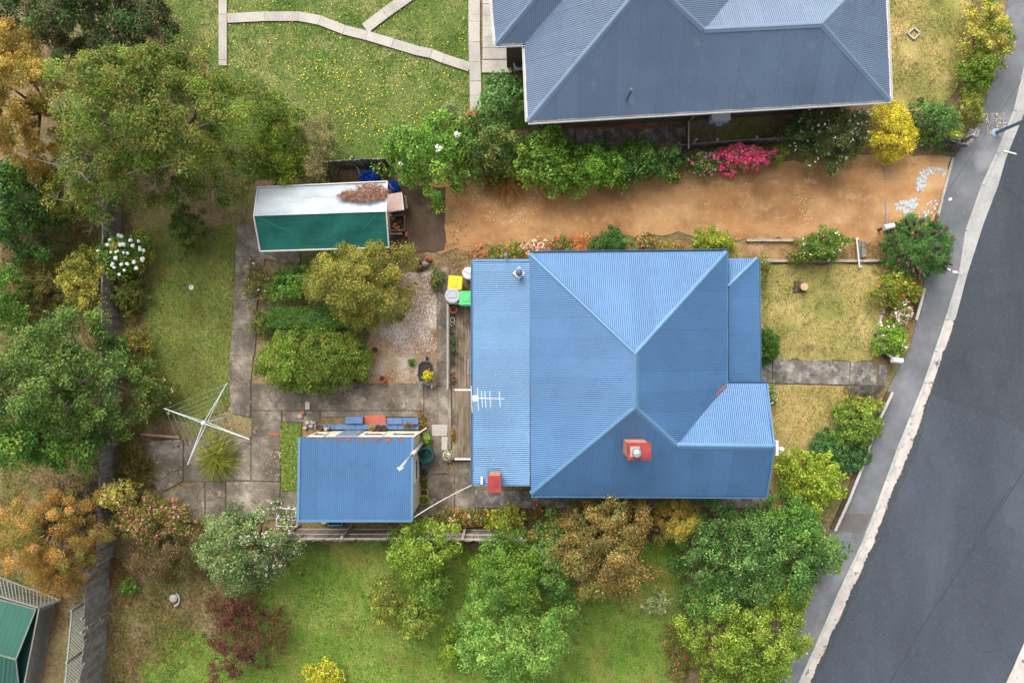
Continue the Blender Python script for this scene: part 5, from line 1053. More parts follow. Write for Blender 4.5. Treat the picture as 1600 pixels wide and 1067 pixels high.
plant('green_tree', 'large mid green tree over the left fence', 'tree', 80, 602, 108, 116, 6.0, .1, [(84, 116, 50), (104, 134, 62), (68, 98, 44), (120, 148, 72)], trunk=.22, nlimb=20, clump=.5, dens=1.15, rag=.26)
plant('bright_green_tree', 'brighter leafy green tree below the large left tree', 'tree', 58, 684, 76, 66, 5.2, .12, MID + [(130, 160, 60)], trunk=.14, clump=.42, dens=1.1, zref=.65)
plant('dark_shrub', 'dark grey green bare shrub under the orange tree', 'shrub', 122, 790, 42, 44, 2.0, .075, [(78, 84, 66), (96, 100, 82), (60, 66, 52)], clump=.34, dens=.5, twig=70)
plant('orange_tree', 'autumn orange feathery tree at lower left', 'tree', 54, 840, 82, 70, 4.8, .075, ORG + [(124, 134, 62), (150, 140, 66)], trunk=.14, nlimb=18, clump=.34, dens=.85, aspect=.3, gap=.15, spiky=.5)
plant('orange_tree', 'lower branch clump of orange foliage beside board fence', 'tree', 94, 894, 38, 36, 3.4, .075, ORG + [(130, 134, 64)], trunk=.08, clump=.3, dens=1.0, aspect=.3, gap=.2)
plant('variegated_shrub', 'pale cream yellow shrub on the fence above pink bush', 'shrub', 178, 774, 30, 24, 1.9, .1, [(220, 204, 110), (232, 218, 130), (190, 180, 84)], clump=.2, dens=.75)
plant('pink_flowering_bush', 'low wide bush dotted with pink flowers by the concrete', 'shrub', 230, 813, 70, 38, 1.8, .085, [(128, 134, 56), (108, 122, 50), (148, 128, 70)], clump=.32, dens=1.05, flowers=dict(n=260, size=.06, palette=PK, per=5, spread=.05))
plant('brown_shrub', 'sparse brown twiggy shrub below the pink flowering bush', 'shrub', 262, 866, 58, 46, 1.8, .065, [(112, 88, 60), (96, 84, 52), (130, 108, 72), (92, 98, 52)], clump=.32, dens=.6, gap=.15, twig=60)
t, C0, cr = plant('blossoming_tree', 'grey green round tree with faded pinkish blossom on right side', 'tree', 382, 858, 72, 70, 4.2, .085, GRG, trunk=.13, nlimb=14, clump=.4, dens=1.15, tip=([(176, 186, 120), (160, 160, 110)], .12))
sel = [i for i, c in enumerate(C0) if c[0] > C0[:, 0].mean() + .55]; blossoms(t, C0, cr, 170, .055, [(206, 178, 186), (188, 154, 164), (216, 200, 200)], 5, sel=sel)
plant('burgundy_shrub', 'burgundy leaved open shrub on the lower lawn', 'shrub', 378, 1000, 58, 62, 2.2, .07, BUR, clump=.24, dens=.42, gap=.3, rag=.45, twig=50)
plant('burgundy_shrub', 'small reddish brown shrub patch above the burgundy shrub', 'shrub', 352, 950, 36, 22, 1.2, .065, [(110, 70, 56), (96, 72, 52), (128, 96, 66)], clump=.24, dens=.5, gap=.2)
plant('yellow_shrub', 'round yellow green shrub cut by the bottom edge', 'shrub', 503, 1057, 32, 19, 1.2, .1, [(190, 186, 40), (210, 204, 60), (150, 160, 40)], clump=.22)
plant('small_green_shrub', 'tiny bright green shrub in brown garden at lower left', 'shrub', 200, 918, 12, 13, .8, .08, MID, clump=.16)
# lower lawn
plant('lime_tree', 'bright lime green tree growing across the paling fence', 'tree', 655, 862, 52, 50, 4.0, .1, LIME + [(110, 150, 40)], trunk=.1, clump=.34, dens=1.05, gap=.1)
plant('lime_tree', 'green open branch clump below the bright lime tree', 'tree', 676, 912, 32, 40, 3.2, .1, [(112, 146, 52), (134, 164, 66), (92, 126, 48)], trunk=.06, clump=.28, dens=.85, gap=.2)
plant('open_sapling', 'loose olive green sapling left of the lime tree clump', 'sapling', 602, 945, 30, 38, 2.6, .09, [(130, 140, 50), (112, 128, 48), (150, 150, 66)], trunk=.05, clump=.24, dens=.7, gap=.35, rag=.4)
plant('open_sapling', 'loose lime sapling just right of the olive sapling', 'sapling', 652, 966, 34, 34, 2.6, .09, [(134, 158, 54), (118, 142, 50), (150, 160, 70)], trunk=.05, clump=.24, dens=.7, gap=.35, rag=.4)
plant('feathery_tree', 'upper dark lime feathery tree left of the brown tree', 'tree', 795, 898, 58, 58, 4.6, .12, [(108, 144, 40), (128, 160, 48), (88, 126, 38), (92, 134, 60)], trunk=.12, clump=.4, dens=1.1, aspect=.35, spiky=.5)
plant('feathery_tree', 'pale blue green feathery tree at the bottom centre', 'tree', 805, 1004, 92, 78, 4.8, .13, [(112, 154, 66), (132, 172, 78), (92, 134, 56), (146, 182, 90)], trunk=.14, clump=.44, dens=1.1, aspect=.3, spiky=.7)
plant('feathery_tree', 'small yellow green feathery shrub at left foot of bottom tree', 'shrub', 706, 1016, 24, 32, 1.6, .1, LIME, clump=.26, dens=.9, aspect=.35)
plant('blue_green_shrub', 'blue green shrub wedged between feathery and brown trees', 'shrub', 858, 880, 44, 66, 3.4, .1, BLUG + [(110, 140, 66)], clump=.36, dens=1.1, aspect=.4)
plant('green_shrub', 'green shrub at right end of the paling fence', 'shrub', 842, 842, 34, 24, 2.0, .085, [(100, 124, 60), (120, 140, 76), (84, 104, 50)], clump=.28)
plant('brown_leaved_tree', 'large brown and olive leaved tree below the blue house', 'tree', 942, 858, 94, 76, 4.8, .085, BRN, trunk=.14, nlimb=16, clump=.4, dens=1.2, tip=([(190, 140, 70), (176, 128, 74)], .15))
plant('brown_leaved_tree', 'brown leafy top overlapping the blue house gutter', 'tree', 950, 796, 42, 32, 4.2, .085, BRN, trunk=.08, clump=.3, dens=1.0, gap=.1)
plant('green_shrub', 'small dark green shrub between brown and orange trees', 'shrub', 1004, 806, 20, 20, 1.8, .09, [(88, 116, 40), (110, 134, 48), (70, 98, 36)], clump=.22)
plant('orange_shrub', 'yellow and orange shrub beside the blue house back wall', 'shrub', 1060, 814, 38, 38, 2.8, .08, [(180, 160, 66), (190, 150, 70), (156, 154, 58), (138, 150, 58)], clump=.3, dens=1.15, aspect=.35)
plant('dense_green_tree', 'wide dense dark green tree near the lower street corner', 'tree', 1180, 872, 106, 82, 4.4, .095, BLUG + [(64, 100, 52), (104, 138, 74)], trunk=.16, nlimb=16, clump=.4, dens=1.2, rag=.26)
plant('dense_green_tree', 'bright green treetop leaning over the lower footpath', 'tree', 1232, 818, 56, 42, 3.6, .095, MID + BLUG[:2], trunk=.1, clump=.32, dens=1.1)
plant('dense_green_tree', 'rounded green lobe touching footpath by the street fence end', 'tree', 1284, 864, 38, 36, 3.0, .09, [(104, 140, 70), (124, 160, 84), (84, 120, 60)], trunk=.08, clump=.3, dens=1.15)
plant('lime_green_tree', 'yellow green round tree at the bottom right by kerb', 'tree', 1176, 988, 92, 86, 4.2, .09, [(120, 148, 44), (140, 164, 54), (98, 128, 40), (154, 172, 70)], trunk=.14, nlimb=14, clump=.38, dens=1.2, rag=.26)
plant('dense_green_tree', 'green foliage filling between dark tree and yellow green tree', 'tree', 1122, 932, 54, 44, 3.2, .09, BLUG + [(120, 140, 56)], trunk=.07, clump=.32, dens=1.1)
plant('dense_green_tree', 'olive green foliage edge beside kerb between two corner trees', 'tree', 1226, 924, 44, 40, 3.0, .09, [(110, 140, 56), (128, 154, 64), (92, 122, 48)], trunk=.07, clump=.32, dens=1.1)
plant('dense_green_tree', 'yellow green foliage continuing past the bottom edge', 'tree', 1168, 1062, 80, 34, 3.4, .09, [(118, 144, 46), (136, 160, 56), (98, 126, 42)], trunk=.07, clump=.34, dens=1.1)
plant('small_rose', 'thin rose bush with red bloom beside bottom lawn', 'shrub', 1062, 1028, 26, 44, 1.2, .075, [(120, 104, 58), (104, 112, 52), (140, 124, 76)], clump=.22, dens=.5, gap=.2, flowers=dict(n=6, size=.07, palette=[(214, 60, 80)], per=7))
plant('silver_plant', 'pale variegated low plant in a dark ring on the lawn', 'plant', 1026, 944, 24, 20, .6, .08, [(170, 180, 130), (140, 156, 100), (196, 200, 160)], clump=.15, dens=.45, gap=.5)
# beside the house
plant('flower_bed', 'bed of red and yellow flowers above the paling fence', 'shrub', 722, 812, 40, 18, .9, .08, [(130, 134, 56), (156, 146, 70), (110, 118, 52)], clump=.2, dens=.9, flowers=[dict(n=40, size=.06, palette=[(206, 70, 60), (226, 110, 90)], per=5), dict(n=12, size=.06, palette=WH, per=5)])
plant('flower_bed', 'lime green leafy clump right of the red flower bed', 'shrub', 788, 812, 32, 22, .9, .1, [(160, 168, 50), (180, 180, 66), (130, 144, 48)], clump=.2, dens=.8)
plant('pink_rose', 'small rose with pink blooms by back corner of blue house', 'shrub', 846, 806, 20, 18, 1.0, .08, [(90, 110, 50), (110, 96, 60)], clump=.2, dens=.5, flowers=dict(n=8, size=.08, palette=[(224, 60, 110), (240, 150, 170)], per=7))
plant('golden_maple', 'golden olive maple tree overhanging the green shade cloth', 'tree', 562, 440, 79, 73, 4.0, .085, [(140, 142, 58), (128, 138, 54), (158, 152, 68), (112, 124, 50)], trunk=.12, nlimb=16, clump=.4, dens=1.2, rag=.22, aspect=.45, tip=([(196, 160, 74), (186, 140, 70)], .15))
plant('round_shrub', 'big rounded lime green shrub with orange tips on concrete yard', 'shrub', 484, 563, 90, 53, 2.3, .08, [(100, 136, 42), (120, 150, 48), (84, 118, 38), (136, 156, 58)], clump=.34, dens=1.25, rag=.08, tip=([(176, 140, 70), (180, 150, 76)], .14))
plant('leafy_hedge', 'upper leafy green hedge beside golden maple', 'hedge', 462, 444, 42, 27, 1.3, .08, MID + [(120, 156, 54)], clump=.24, dens=1.2, shape='flat')
def hedge(label, x0, x1, y0, y1, h, palette, leaf=.06):
    c = W((x0 + x1) / 2, (y0 + y1) / 2, h); sx, sy = (x1 - x0) * S(h), (y1 - y0) * S(h); t = thing('clipped_hedge', label, 'hedge', (c.x, c.y, 0))
    n = int(2.2 * (sx * sy + sx * h * 1.4) / (leaf * leaf * .5)); u = rng.uniform(-.5, .5, (n, 3)); face = rng.integers(0, 6, n)
    top = face < 3; u[top, 2] = .5; s1 = face == 3; u[s1, 1] = .5; s2 = face == 4; u[s2, 1] = -.5; s3 = face == 5; u[s3, 0] = np.sign(u[s3, 0]) * .5
    N = np.zeros((n, 3)); N[top, 2] = 1; N[s1, 1] = 1; N[s2, 1] = -1; N[s3, 0] = np.sign(u[s3, 0])
    P_ = u * np.array([sx, sy, h]) + np.array([c.x, c.y, h / 2]) + rng.normal(0, .035, (n, 3)); P_[:, 2] += .05 * noise2(P_[:, 0], P_[:, 1], 8, .8); P_[:, 2] = np.maximum(P_[:, 2], .02)
    cols, wt = pal(palette); C = cols[rng.choice(len(cols), n, p=wt)] * np.exp(rng.normal(0, .18, n))[:, None]
    cards('foliage', P_, N + rng.normal(0, .5, (n, 3)) + np.array([0, 0, .3]), leaf * rng.uniform(.6, 1.4, n), leaf * .6, C, LEAF, t)
    MB().box((c.x, c.y, h / 2 - .05), (sx * .8, sy * .7, h - .15)).build('branch_core', BARK, t)
hedge('long clipped green hedge above the big rounded shrub', 418, 578, 480, 512, .9, [(86, 128, 44), (104, 146, 52), (68, 108, 38)])
plant('rose_bush', 'straggly rose with tiny pink blooms beside the concrete path', 'shrub', 398, 446, 20, 38, 1.1, .075, [(120, 118, 60), (146, 136, 70), (96, 110, 52)], clump=.2, dens=.55, gap=.2, flowers=dict(n=14, size=.06, palette=PK + WH, per=5))
plant('bulb_clump', 'strappy green clump at left end of clipped hedge', 'plant', 408, 506, 18, 20, .7, .14, [(110, 126, 56), (140, 144, 70), (90, 110, 48)], clump=.18, dens=.8, aspect=.2, spiky=1)
plant('drooping_shrub', 'drooping dark green shrub hanging over back lawn', 'shrub', 288, 358, 20, 44, 2.0, .1, [(92, 108, 46), (74, 96, 40), (110, 124, 54)], clump=.22, dens=1.1, aspect=.3)
plant('green_shrub', 'low green shrub with red flowers between fence and lawn', 'shrub', 208, 548, 22, 34, 1.2, .085, [(130, 136, 48), (104, 118, 44), (154, 150, 56)], clump=.24, dens=.8, gap=.1, flowers=dict(n=30, size=.06, palette=[(200, 70, 80), (226, 120, 120), (150, 40, 60)], per=5))
plant('green_shrub', 'green weedy shrub just below the white hydrangea', 'shrub', 200, 462, 26, 30, 1.0, .085, [(96, 110, 46), (120, 120, 54), (80, 98, 40)], clump=.22, dens=.75, gap=.15)
plant('cream_rose', 'straggly bush with cream blooms left of the clothes line', 'shrub', 240, 620, 24, 46, 1.2, .08, [(110, 118, 50), (90, 104, 44), (130, 130, 62)], clump=.22, dens=.55, gap=.3, flowers=dict(n=45, size=.07, palette=[(236, 226, 170), (226, 210, 140)], per=5))
plant('weedy_shrub', 'brown green weedy shrub between fence and concrete pad', 'shrub', 206, 720, 24, 40, 1.0, .075, [(112, 100, 50), (96, 96, 46), (130, 112, 58)], clump=.22, dens=.6, gap=.15)
plant('green_weed', 'small weed clump where concrete meets shed bench', 'plant', 668, 688, 7, 12, .4, .07, [(140, 170, 60), (120, 150, 50)], clump=.1)
plant('orange_weeds', 'rusty weed strip at right end of blue bench', 'plant', 657, 660, 8, 18, .35, .06, [(150, 120, 50), (170, 134, 60), (120, 120, 50)], clump=.1, dens=.8)
plant('dead_plant', 'dried brown plant on the right end of the blue bench', 'plant', 639, 664, 12, 6, .6, .07, [(150, 110, 66), (130, 92, 56)], clump=.1, dens=.8, aspect=.25)
plant('wilted_shrub', 'small green shrub beside the grit bed and clay driveway', 'shrub', 682, 436, 11, 18, .7, .09, [(80, 120, 56), (100, 134, 66), (120, 120, 60)], clump=.16, dens=.8)
plant('green_weed', 'single green weed in the brown litter bed', 'plant', 643, 566, 6, 6, .3, .08, MID, clump=.1)
plant('yellow_plant', 'yellow leaved plant growing in the wheelbarrow', 'plant', 668, 588, 8, 9, .75, .07, [(222, 206, 40), (206, 190, 40), (170, 170, 40)], z0=.45, clump=.14, zref=1)
plant('boxed_flowers', 'narrow trough of ochre flowers against the deck wall', 'plant', 708.5, 680, 4, 17, .6, .05, [(170, 130, 50), (150, 110, 50), (110, 100, 50)], clump=.08)
# grass tussocks
def tussock(label, px, py, rpx, h, palette, n=900, name='grass_tussock', wd=.02):
    p = W(px, py, h * .5); r = rpx * S(h * .5); t = thing(name, label, 'grass tussock', (p.x, p.y, 0)); mb_v = []
    a = rng.uniform(0, 6.28, n); q = np.sqrt(rng.uniform(0, 1, n)); D = np.column_stack([np.cos(a) * q, np.sin(a) * q, 1.1 - q]); D /= np.linalg.norm(D, axis=1, keepdims=True)
    L = r * rng.uniform(.6, 1.15, n); cols, wt = pal(palette); ci = rng.choice(len(cols), n, p=wt); C = cols[ci] * np.exp(rng.normal(0, .18, n))[:, None]
    Pn = np.array([p.x, p.y, .04]) + D * (L[:, None] * .5) ; N = np.cross(D, rng.normal(size=(n, 3))) + np.array([0, 0, .6])
    cards('blades', Pn, N, L, wd, C, GRASS, t, T=D * 5, fold=.02)
    tip = np.column_stack([np.cos(a) * q, np.sin(a) * q, np.full(n, -.15)]); tip /= np.linalg.norm(tip, axis=1, keepdims=True)
    P2 = np.array([p.x, p.y, .04]) + D * L[:, None] * .95 + tip * L[:, None] * .22; cards('blade_tips', P2, np.cross(tip, rng.normal(size=(n, 3))) + np.array([0, 0, 1]), L * .5, wd * .8, C, GRASS, t, T=tip * 5, fold=.02)
tussock('yellow green strappy grass tussock beside clothes line', 338, 714, 30, .9, [(150, 150, 50), (176, 166, 70), (110, 130, 44), (96, 122, 50)], 1100)
tussock('brown dry grass tussock below the driveway hedge', 795, 284, 30, .8, [(150, 110, 60), (172, 130, 74), (120, 88, 50)], 800)
tussock('brown dry tussock left of the wider one on driveway edge', 772, 278, 20, .7, [(140, 104, 58), (160, 120, 66), (110, 86, 48)], 500)
tussock('dry olive tussock between fence and concrete pad', 222, 738, 22, .6, [(120, 108, 52), (140, 120, 60), (96, 92, 44)], 500)
tussock('orange dry grass tuft among flowers above blue roof', 912, 381, 16, .6, [(214, 150, 90), (226, 172, 110), (190, 130, 80)], 500)
tussock('strappy green clump left of orange tuft above lean to roof', 770, 396, 14, .5, [(110, 130, 60), (140, 150, 76)], 350)
# hedge beside the driveway
plant('driveway_hedge', 'left lush green hedge mass with white bloom beside blue tarpaulin', 'hedge', 668, 238, 78, 56, 3.0, .12, MID + [(120, 162, 50), (140, 176, 60)], clump=.4, dens=1.15, flowers=dict(n=5, size=.1, palette=WH, per=30, spread=.14))
plant('driveway_hedge', 'darker green hedge section between lush mass and house corner', 'hedge', 756, 222, 52, 50, 2.6, .11, [(80, 118, 50), (100, 140, 60), (64, 98, 44), (130, 140, 70)], clump=.36, dens=1.1)
plant('rhododendron', 'blue green glossy shrub at the corner of grey house', 'shrub', 786, 152, 36, 42, 2.2, .13, [(96, 140, 80), (120, 164, 96), (70, 112, 60)], clump=.3, dens=.95, gap=.1)
plant('grey_shrub', 'grey green wispy shrub on neighbour lawn edge', 'shrub', 700, 176, 22, 20, 1.4, .07, [(140, 150, 110), (120, 132, 90)], clump=.24, dens=.6, gap=.2)
plant('pinkish_shrub', 'small salmon tipped shrub above the lush driveway hedge', 'shrub', 737, 186, 12, 12, 2.0, .08, [(206, 140, 100), (150, 140, 80), (110, 140, 60)], clump=.18)
plant('driveway_hedge', 'leafy lime hedge below the grey roof left corner', 'hedge', 850, 248, 58, 48, 2.4, .12, MID + LIME[:3], clump=.36, dens=1.15)
plant('driveway_hedge', 'bright green middle section of the driveway hedge', 'hedge', 928, 260, 60, 38, 2.2, .12, [(104, 154, 44), (126, 174, 56), (84, 128, 40), (146, 184, 66)], clump=.34, dens=1.15)
plant('driveway_hedge', 'blue green right end of the driveway hedge', 'hedge', 1006, 250, 56, 34, 2.0, .11, BLUG + LIME[2:3] + MID[:1], clump=.32, dens=1.1)
plant('daisy_clump', 'yellow daisy clump at driveway edge beside the hedge', 'plant', 1052, 274, 14, 10, .5, .09, [(90, 126, 50), (110, 140, 56)], clump=.14, flowers=dict(n=16, size=.05, palette=[(240, 200, 40)], per=5))
plant('pink_flower_bush', 'pale pink flowering bush left of the magenta one', 'shrub', 1098, 254, 26, 20, 1.2, .085, [(110, 150, 50), (130, 160, 60), (90, 120, 46)], clump=.22, flowers=dict(n=90, size=.07, palette=[(240, 150, 190), (232, 120, 170), (244, 180, 190)], per=5))
plant('pink_flower_bush', 'vivid magenta pink flowering bush beside the clay driveway', 'shrub', 1160, 246, 44, 21, 1.2, .08, [(110, 140, 56), (130, 150, 60)], clump=.24, flowers=dict(n=850, size=.08, palette=[(238, 60, 130), (228, 40, 110), (244, 100, 150), (246, 120, 130)], per=5))
plant('green_shrub', 'small yellow green shrub right of the magenta bush', 'shrub', 1216, 240, 16, 15, .9, .09, [(130, 150, 44), (110, 132, 40)], clump=.18)
plant('brown_shrub', 'brown sparse shrub beneath the grey house gutter', 'shrub', 1222, 208, 24, 18, 1.0, .07, [(130, 108, 76), (110, 100, 62), (96, 100, 54)], clump=.22, dens=.6, gap=.15)
plant('white_rose_bush', 'large dark green rose bush sprinkled with white blooms', 'shrub', 1300, 208, 72, 42, 2.0, .075, [(84, 104, 54), (104, 124, 66), (68, 88, 46), (126, 136, 80)], clump=.32, dens=1.1, flowers=dict(n=120, size=.07, palette=WH + [(244, 214, 206)], per=4))
plant('golden_shrub', 'brilliant yellow shrub below the grey roof right corner', 'shrub', 1398, 205, 34, 44, 1.8, .085, YEL, clump=.28, dens=1.25)
plant('conifer_shrub', 'green dense shrub with dark cones beside yellow shrub', 'shrub', 1464, 186, 36, 32, 1.7, .09, [(98, 140, 74), (116, 158, 88), (78, 116, 58)], clump=.28, dens=1.2)
plant('low_shrub', 'lime shrub draped over the dark picket fence', 'shrub', 1478, 214, 30, 12, 1.1, .085, [(150, 172, 60), (130, 156, 52), (176, 180, 80)], clump=.2)
plant('street_hedge', 'yellow tipped hedge by the footpath at top right', 'hedge', 1548, 50, 32, 62, 1.9, .09, [(110, 140, 40), (134, 156, 50), (186, 180, 70), (206, 190, 100)], clump=.3, dens=1.15, tip=([(226, 200, 110), (214, 190, 80)], .2))
plant('street_hedge', 'green street hedge clump below the yellow tipped hedge', 'hedge', 1532, 112, 26, 36, 1.6, .09, [(110, 142, 44), (128, 156, 52), (92, 124, 40)], clump=.26, dens=1.15)
plant('street_hedge', 'ragged yellow green bush near the footpath pit cover', 'shrub', 1518, 168, 22, 34, 1.2, .085, [(140, 150, 56), (120, 134, 50), (170, 166, 80)], clump=.22, dens=.8, gap=.15)
# north bed of the blue house
plant('flower_shrub', 'salmon pink flowering shrub above the blue lean to roof', 'shrub', 838, 387, 20, 14, 1.0, .08, [(150, 130, 80), (120, 130, 60)], clump=.18, flowers=dict(n=190, size=.06, palette=[(236, 180, 160), (226, 160, 140), (240, 200, 180)], per=5))
plant('flower_shrub', 'green and orange flowers left of the salmon shrub', 'shrub', 798, 392, 24, 14, .8, .08, [(140, 144, 66), (110, 130, 56)], clump=.18, flowers=dict(n=30, size=.05, palette=[(230, 150, 50), (210, 90, 80)], per=5))
plant('flower_shrub', 'dry reddish grass and flowers at the left of house bed', 'shrub', 752, 396, 20, 12, .5, .07, [(176, 132, 90), (190, 140, 110), (120, 130, 60)], clump=.14, dens=.6, flowers=dict(n=30, size=.05, palette=[(206, 90, 90), (220, 120, 110)], per=4))
plant('flower_shrub', 'red flowered green shrub above the roof hip corner', 'shrub', 876, 382, 20, 14, .9, .08, [(100, 126, 60), (124, 140, 70)], clump=.18, flowers=dict(n=36, size=.065, palette=[(214, 60, 90), (226, 100, 110)], per=5))
plant('green_mound', 'neat dark green mound centred above the blue roof', 'shrub', 954, 379, 30, 20, 1.2, .075, [(70, 120, 56), (88, 138, 66), (56, 98, 46)], clump=.22, dens=1.2)
plant('flower_shrub', 'rosy red flowered shrub right of the green mound', 'shrub', 1006, 380, 24, 16, 1.0, .08, [(100, 124, 56), (130, 136, 66)], clump=.18, dens=.8, flowers=dict(n=40, size=.065, palette=[(206, 70, 70), (226, 130, 130)], per=5))
plant('straw_tuft', 'straggly yellow weeds between red flowers and lime bush', 'shrub', 1048, 384, 18, 10, .5, .07, [(150, 140, 70), (180, 160, 90)], clump=.14, dens=.5)
plant('yellow_green_bush', 'rounded yellow green bush above the roof right corner', 'shrub', 1114, 380, 36, 22, 1.3, .075, [(150, 166, 46), (172, 182, 60), (126, 146, 40)], clump=.24, dens=1.2)
plant('weedy_shrub', 'weedy olive shrub at right eave corner of verandah', 'shrub', 1192, 420, 12, 24, .9, .08, [(130, 136, 66), (150, 150, 80), (104, 116, 50)], clump=.16, dens=.7)
plant('box_ball', 'clipped dark green box ball against verandah edge', 'shrub', 1198, 540, 22, 30, 1.2, .06, [(76, 116, 44), (92, 134, 54), (60, 98, 38)], clump=.2, dens=1.3, rag=.05)
plant('white_rose', 'white flowered weedy plant at gable corner', 'plant', 1206, 618, 10, 18, .7, .08, [(120, 140, 60), (146, 156, 76)], clump=.14, dens=.7, flowers=dict(n=8, size=.06, palette=WH, per=5))
plant('rose_bush', 'green rose bush with white blooms beside garden steps', 'shrub', 1288, 382, 38, 24, 1.2, .08, [(100, 138, 50), (120, 152, 60), (80, 116, 44)], clump=.22, dens=1.1, flowers=[dict(n=26, size=.06, palette=WH, per=4), dict(n=8, size=.06, palette=PK, per=5)])
plant('low_shrub', 'olive low shrub joining left side of white rose bush', 'shrub', 1250, 400, 18, 12, .7, .075, [(130, 140, 60), (110, 124, 54)], clump=.16)
# pride-of-madeira style shrub with dark cones
t, C0, cr = plant('cone_flowered_shrub', 'round green spiky shrub covered in dark cone flower spikes', 'shrub', 1440, 386, 52, 53, 1.9, .12, [(80, 126, 62), (98, 146, 76), (66, 106, 52)], clump=.3, dens=1.25, aspect=.2, spiky=1.2, rag=.08)
cm = surf('dark_spike', [(.3, (62, 44, 44)), (.7, (98, 72, 64))], 9, 30, .3); cm2 = surf('tan_spike', [(.3, (150, 120, 60)), (.7, (180, 150, 80))], 9, 30, .3); ctr = W(1436, 386, 1.0)
for i in range(46):
    a = random.uniform(-2.4, 2.4) if i < 34 else random.uniform(0, 6.28); q = math.sqrt(random.uniform(.1, 1.0)); p = W(1438 + 47 * q * math.cos(a), 386 - 49 * q * math.sin(a), 1.9 - .9 * q * q); dr_ = (p - ctr).normalized() + Vector((.1, .1, .3)); dr_.normalize(); L = random.uniform(.22, .36)
    MB().tube([p - dr_ * .05, p + dr_ * L * .25, p + dr_ * L * .7, p + dr_ * L], [.03, .065, .05, .012], 7).build('flower_spike', cm2 if i % 11 == 0 else cm, t, smooth=True)
for i in range(4):
    a, b = W(1396 + i * 2, 388 + 4 * i, .4), W(1424 + 2 * i, 420 + 3 * i, .7); MB().tube([a, (a + b) / 2 + Vector((.05, .05, .1)), b], [.05, .06, .04], 7).build('woody_stem', surf('dark_wood%d' % i, [(.3, (60, 44, 40)), (.7, (88, 66, 58))], 6, 30, .3), t)
plant('yellow_green_bush', 'yellow green bush with red blooms below the cone shrub', 'shrub', 1406, 446, 36, 34, 1.2, .085, [(146, 156, 50), (168, 172, 62), (120, 136, 46)], clump=.22, dens=.95, gap=.1, flowers=dict(n=12, size=.07, palette=[(216, 70, 50), (230, 120, 60)], per=6))
plant('rose_bush', 'bush of white and pink roses by short street fence', 'shrub', 1410, 490, 16, 24, 1.1, .08, [(120, 140, 60), (140, 150, 70)], clump=.18, dens=.8, flowers=dict(n=75, size=.065, palette=[(244, 224, 222), (240, 200, 206), (226, 150, 170)], per=5))
plant('rose_bush', 'green rose bush with pale pink roses above the open gate', 'shrub', 1396, 530, 30, 28, 1.2, .09, [(120, 160, 50), (142, 174, 60), (98, 136, 44)], clump=.22, dens=1.0, flowers=dict(n=22, size=.08, palette=[(244, 206, 206), (240, 226, 220)], per=6))
plant('lavender', 'grey purple lavender bush by the end of front path', 'shrub', 1350, 612, 28, 16, .8, .08, [(104, 98, 104), (120, 112, 124), (92, 98, 80)], clump=.16, dens=.8, aspect=.15, spiky=1.2)
plant('rose_bush', 'yellow green rose with a pink bloom below the lavender', 'shrub', 1350, 634, 30, 20, 1.1, .085, [(130, 156, 52), (154, 170, 64), (150, 120, 60)], clump=.18, dens=.95, flowers=dict(n=5, size=.07, palette=PK, per=6))
plant('rose_bush', 'green shrub hugging the middle of low street fence', 'shrub', 1342, 664, 40, 34, 1.3, .085, [(118, 148, 56), (138, 164, 68), (98, 128, 48)], clump=.22, dens=1.05)
plant('ground_cover_shrub', 'dark green spreading ground cover on front lawn edge', 'shrub', 1312, 708, 48, 40, .7, .08, [(72, 118, 66), (90, 136, 78), (58, 98, 54)], clump=.2, dens=1.1, rag=.15)
plant('lime_shrub', 'bright lime green shrub at front corner of blue house', 'shrub', 1272, 754, 50, 50, 2.0, .1, [(138, 162, 38), (154, 176, 48), (116, 142, 34), (168, 182, 62)], clump=.3, dens=1.1, rag=.3)
plant('low_shrub', 'small lime clump on straw lawn left of lime shrub', 'shrub', 1236, 740, 16, 14, .9, .09, [(150, 168, 48), (130, 152, 42)], clump=.16, dens=.8)
# ------------------------------------------------------------------ grass, weeds and litter
grass('neighbour_lawn_grass', [L1, L1b], 380, [(74, 104, 46), (90, 116, 54), (104, 126, 60), (122, 134, 70), (146, 144, 90)], label='olive green mown grass of the neighbour lawn', seed=2)
grass('back_lawn_grass', [L2], 420, [(92, 110, 48), (110, 124, 56), (126, 136, 66), (142, 140, 74), (134, 116, 68)], label='golden green grass of the back lawn', seed=4)
grass('lower_lawn_grass', [L3], 380, [(80, 110, 38), (98, 128, 48), (114, 140, 58), (132, 146, 70), (158, 146, 90)], label='bright green grass of the lower lawn', seed=6)
grass('front_lawn_grass', [L4, L6], 300, [(104, 116, 56), (124, 128, 66), (152, 142, 86), (178, 158, 104), (196, 172, 124)], label='dry patchy grass of the front lawns', seed=8, bare=-.6, wl=1.6)
grass('straw_lawn_grass', [L5], 300, [(124, 124, 66), (150, 138, 84), (172, 152, 98), (192, 170, 118)], label='straw coloured grass beside the front gable', seed=10)
grass('lawn_fringe', [[(185, 1000), (300, 950), (425, 880), (435, 1000), (250, 1110), (185, 1110)]], 330, [(90, 116, 40), (108, 134, 50), (126, 146, 62), (112, 112, 52)], label='ragged green fringe of the lower lawn', seed=66, bare=-.1, wl=1.8)
tf = thing('turf_strip', 'strip of vivid green turf beside the blue shed', 'turf', tuple(W(454, 714))); MB().prism(pw(L7), -.02, .04, .01).build('base', surf('turf_base', [(.3, (92, 112, 40)), (.7, (122, 140, 58))], 3, 30, .3), tf)
pz = pw(L7); xy = scatter(pz, bbox_area(pz) * 900); n = len(xy); cl, _ = pal([(88, 116, 40), (112, 140, 54), (130, 150, 66)])
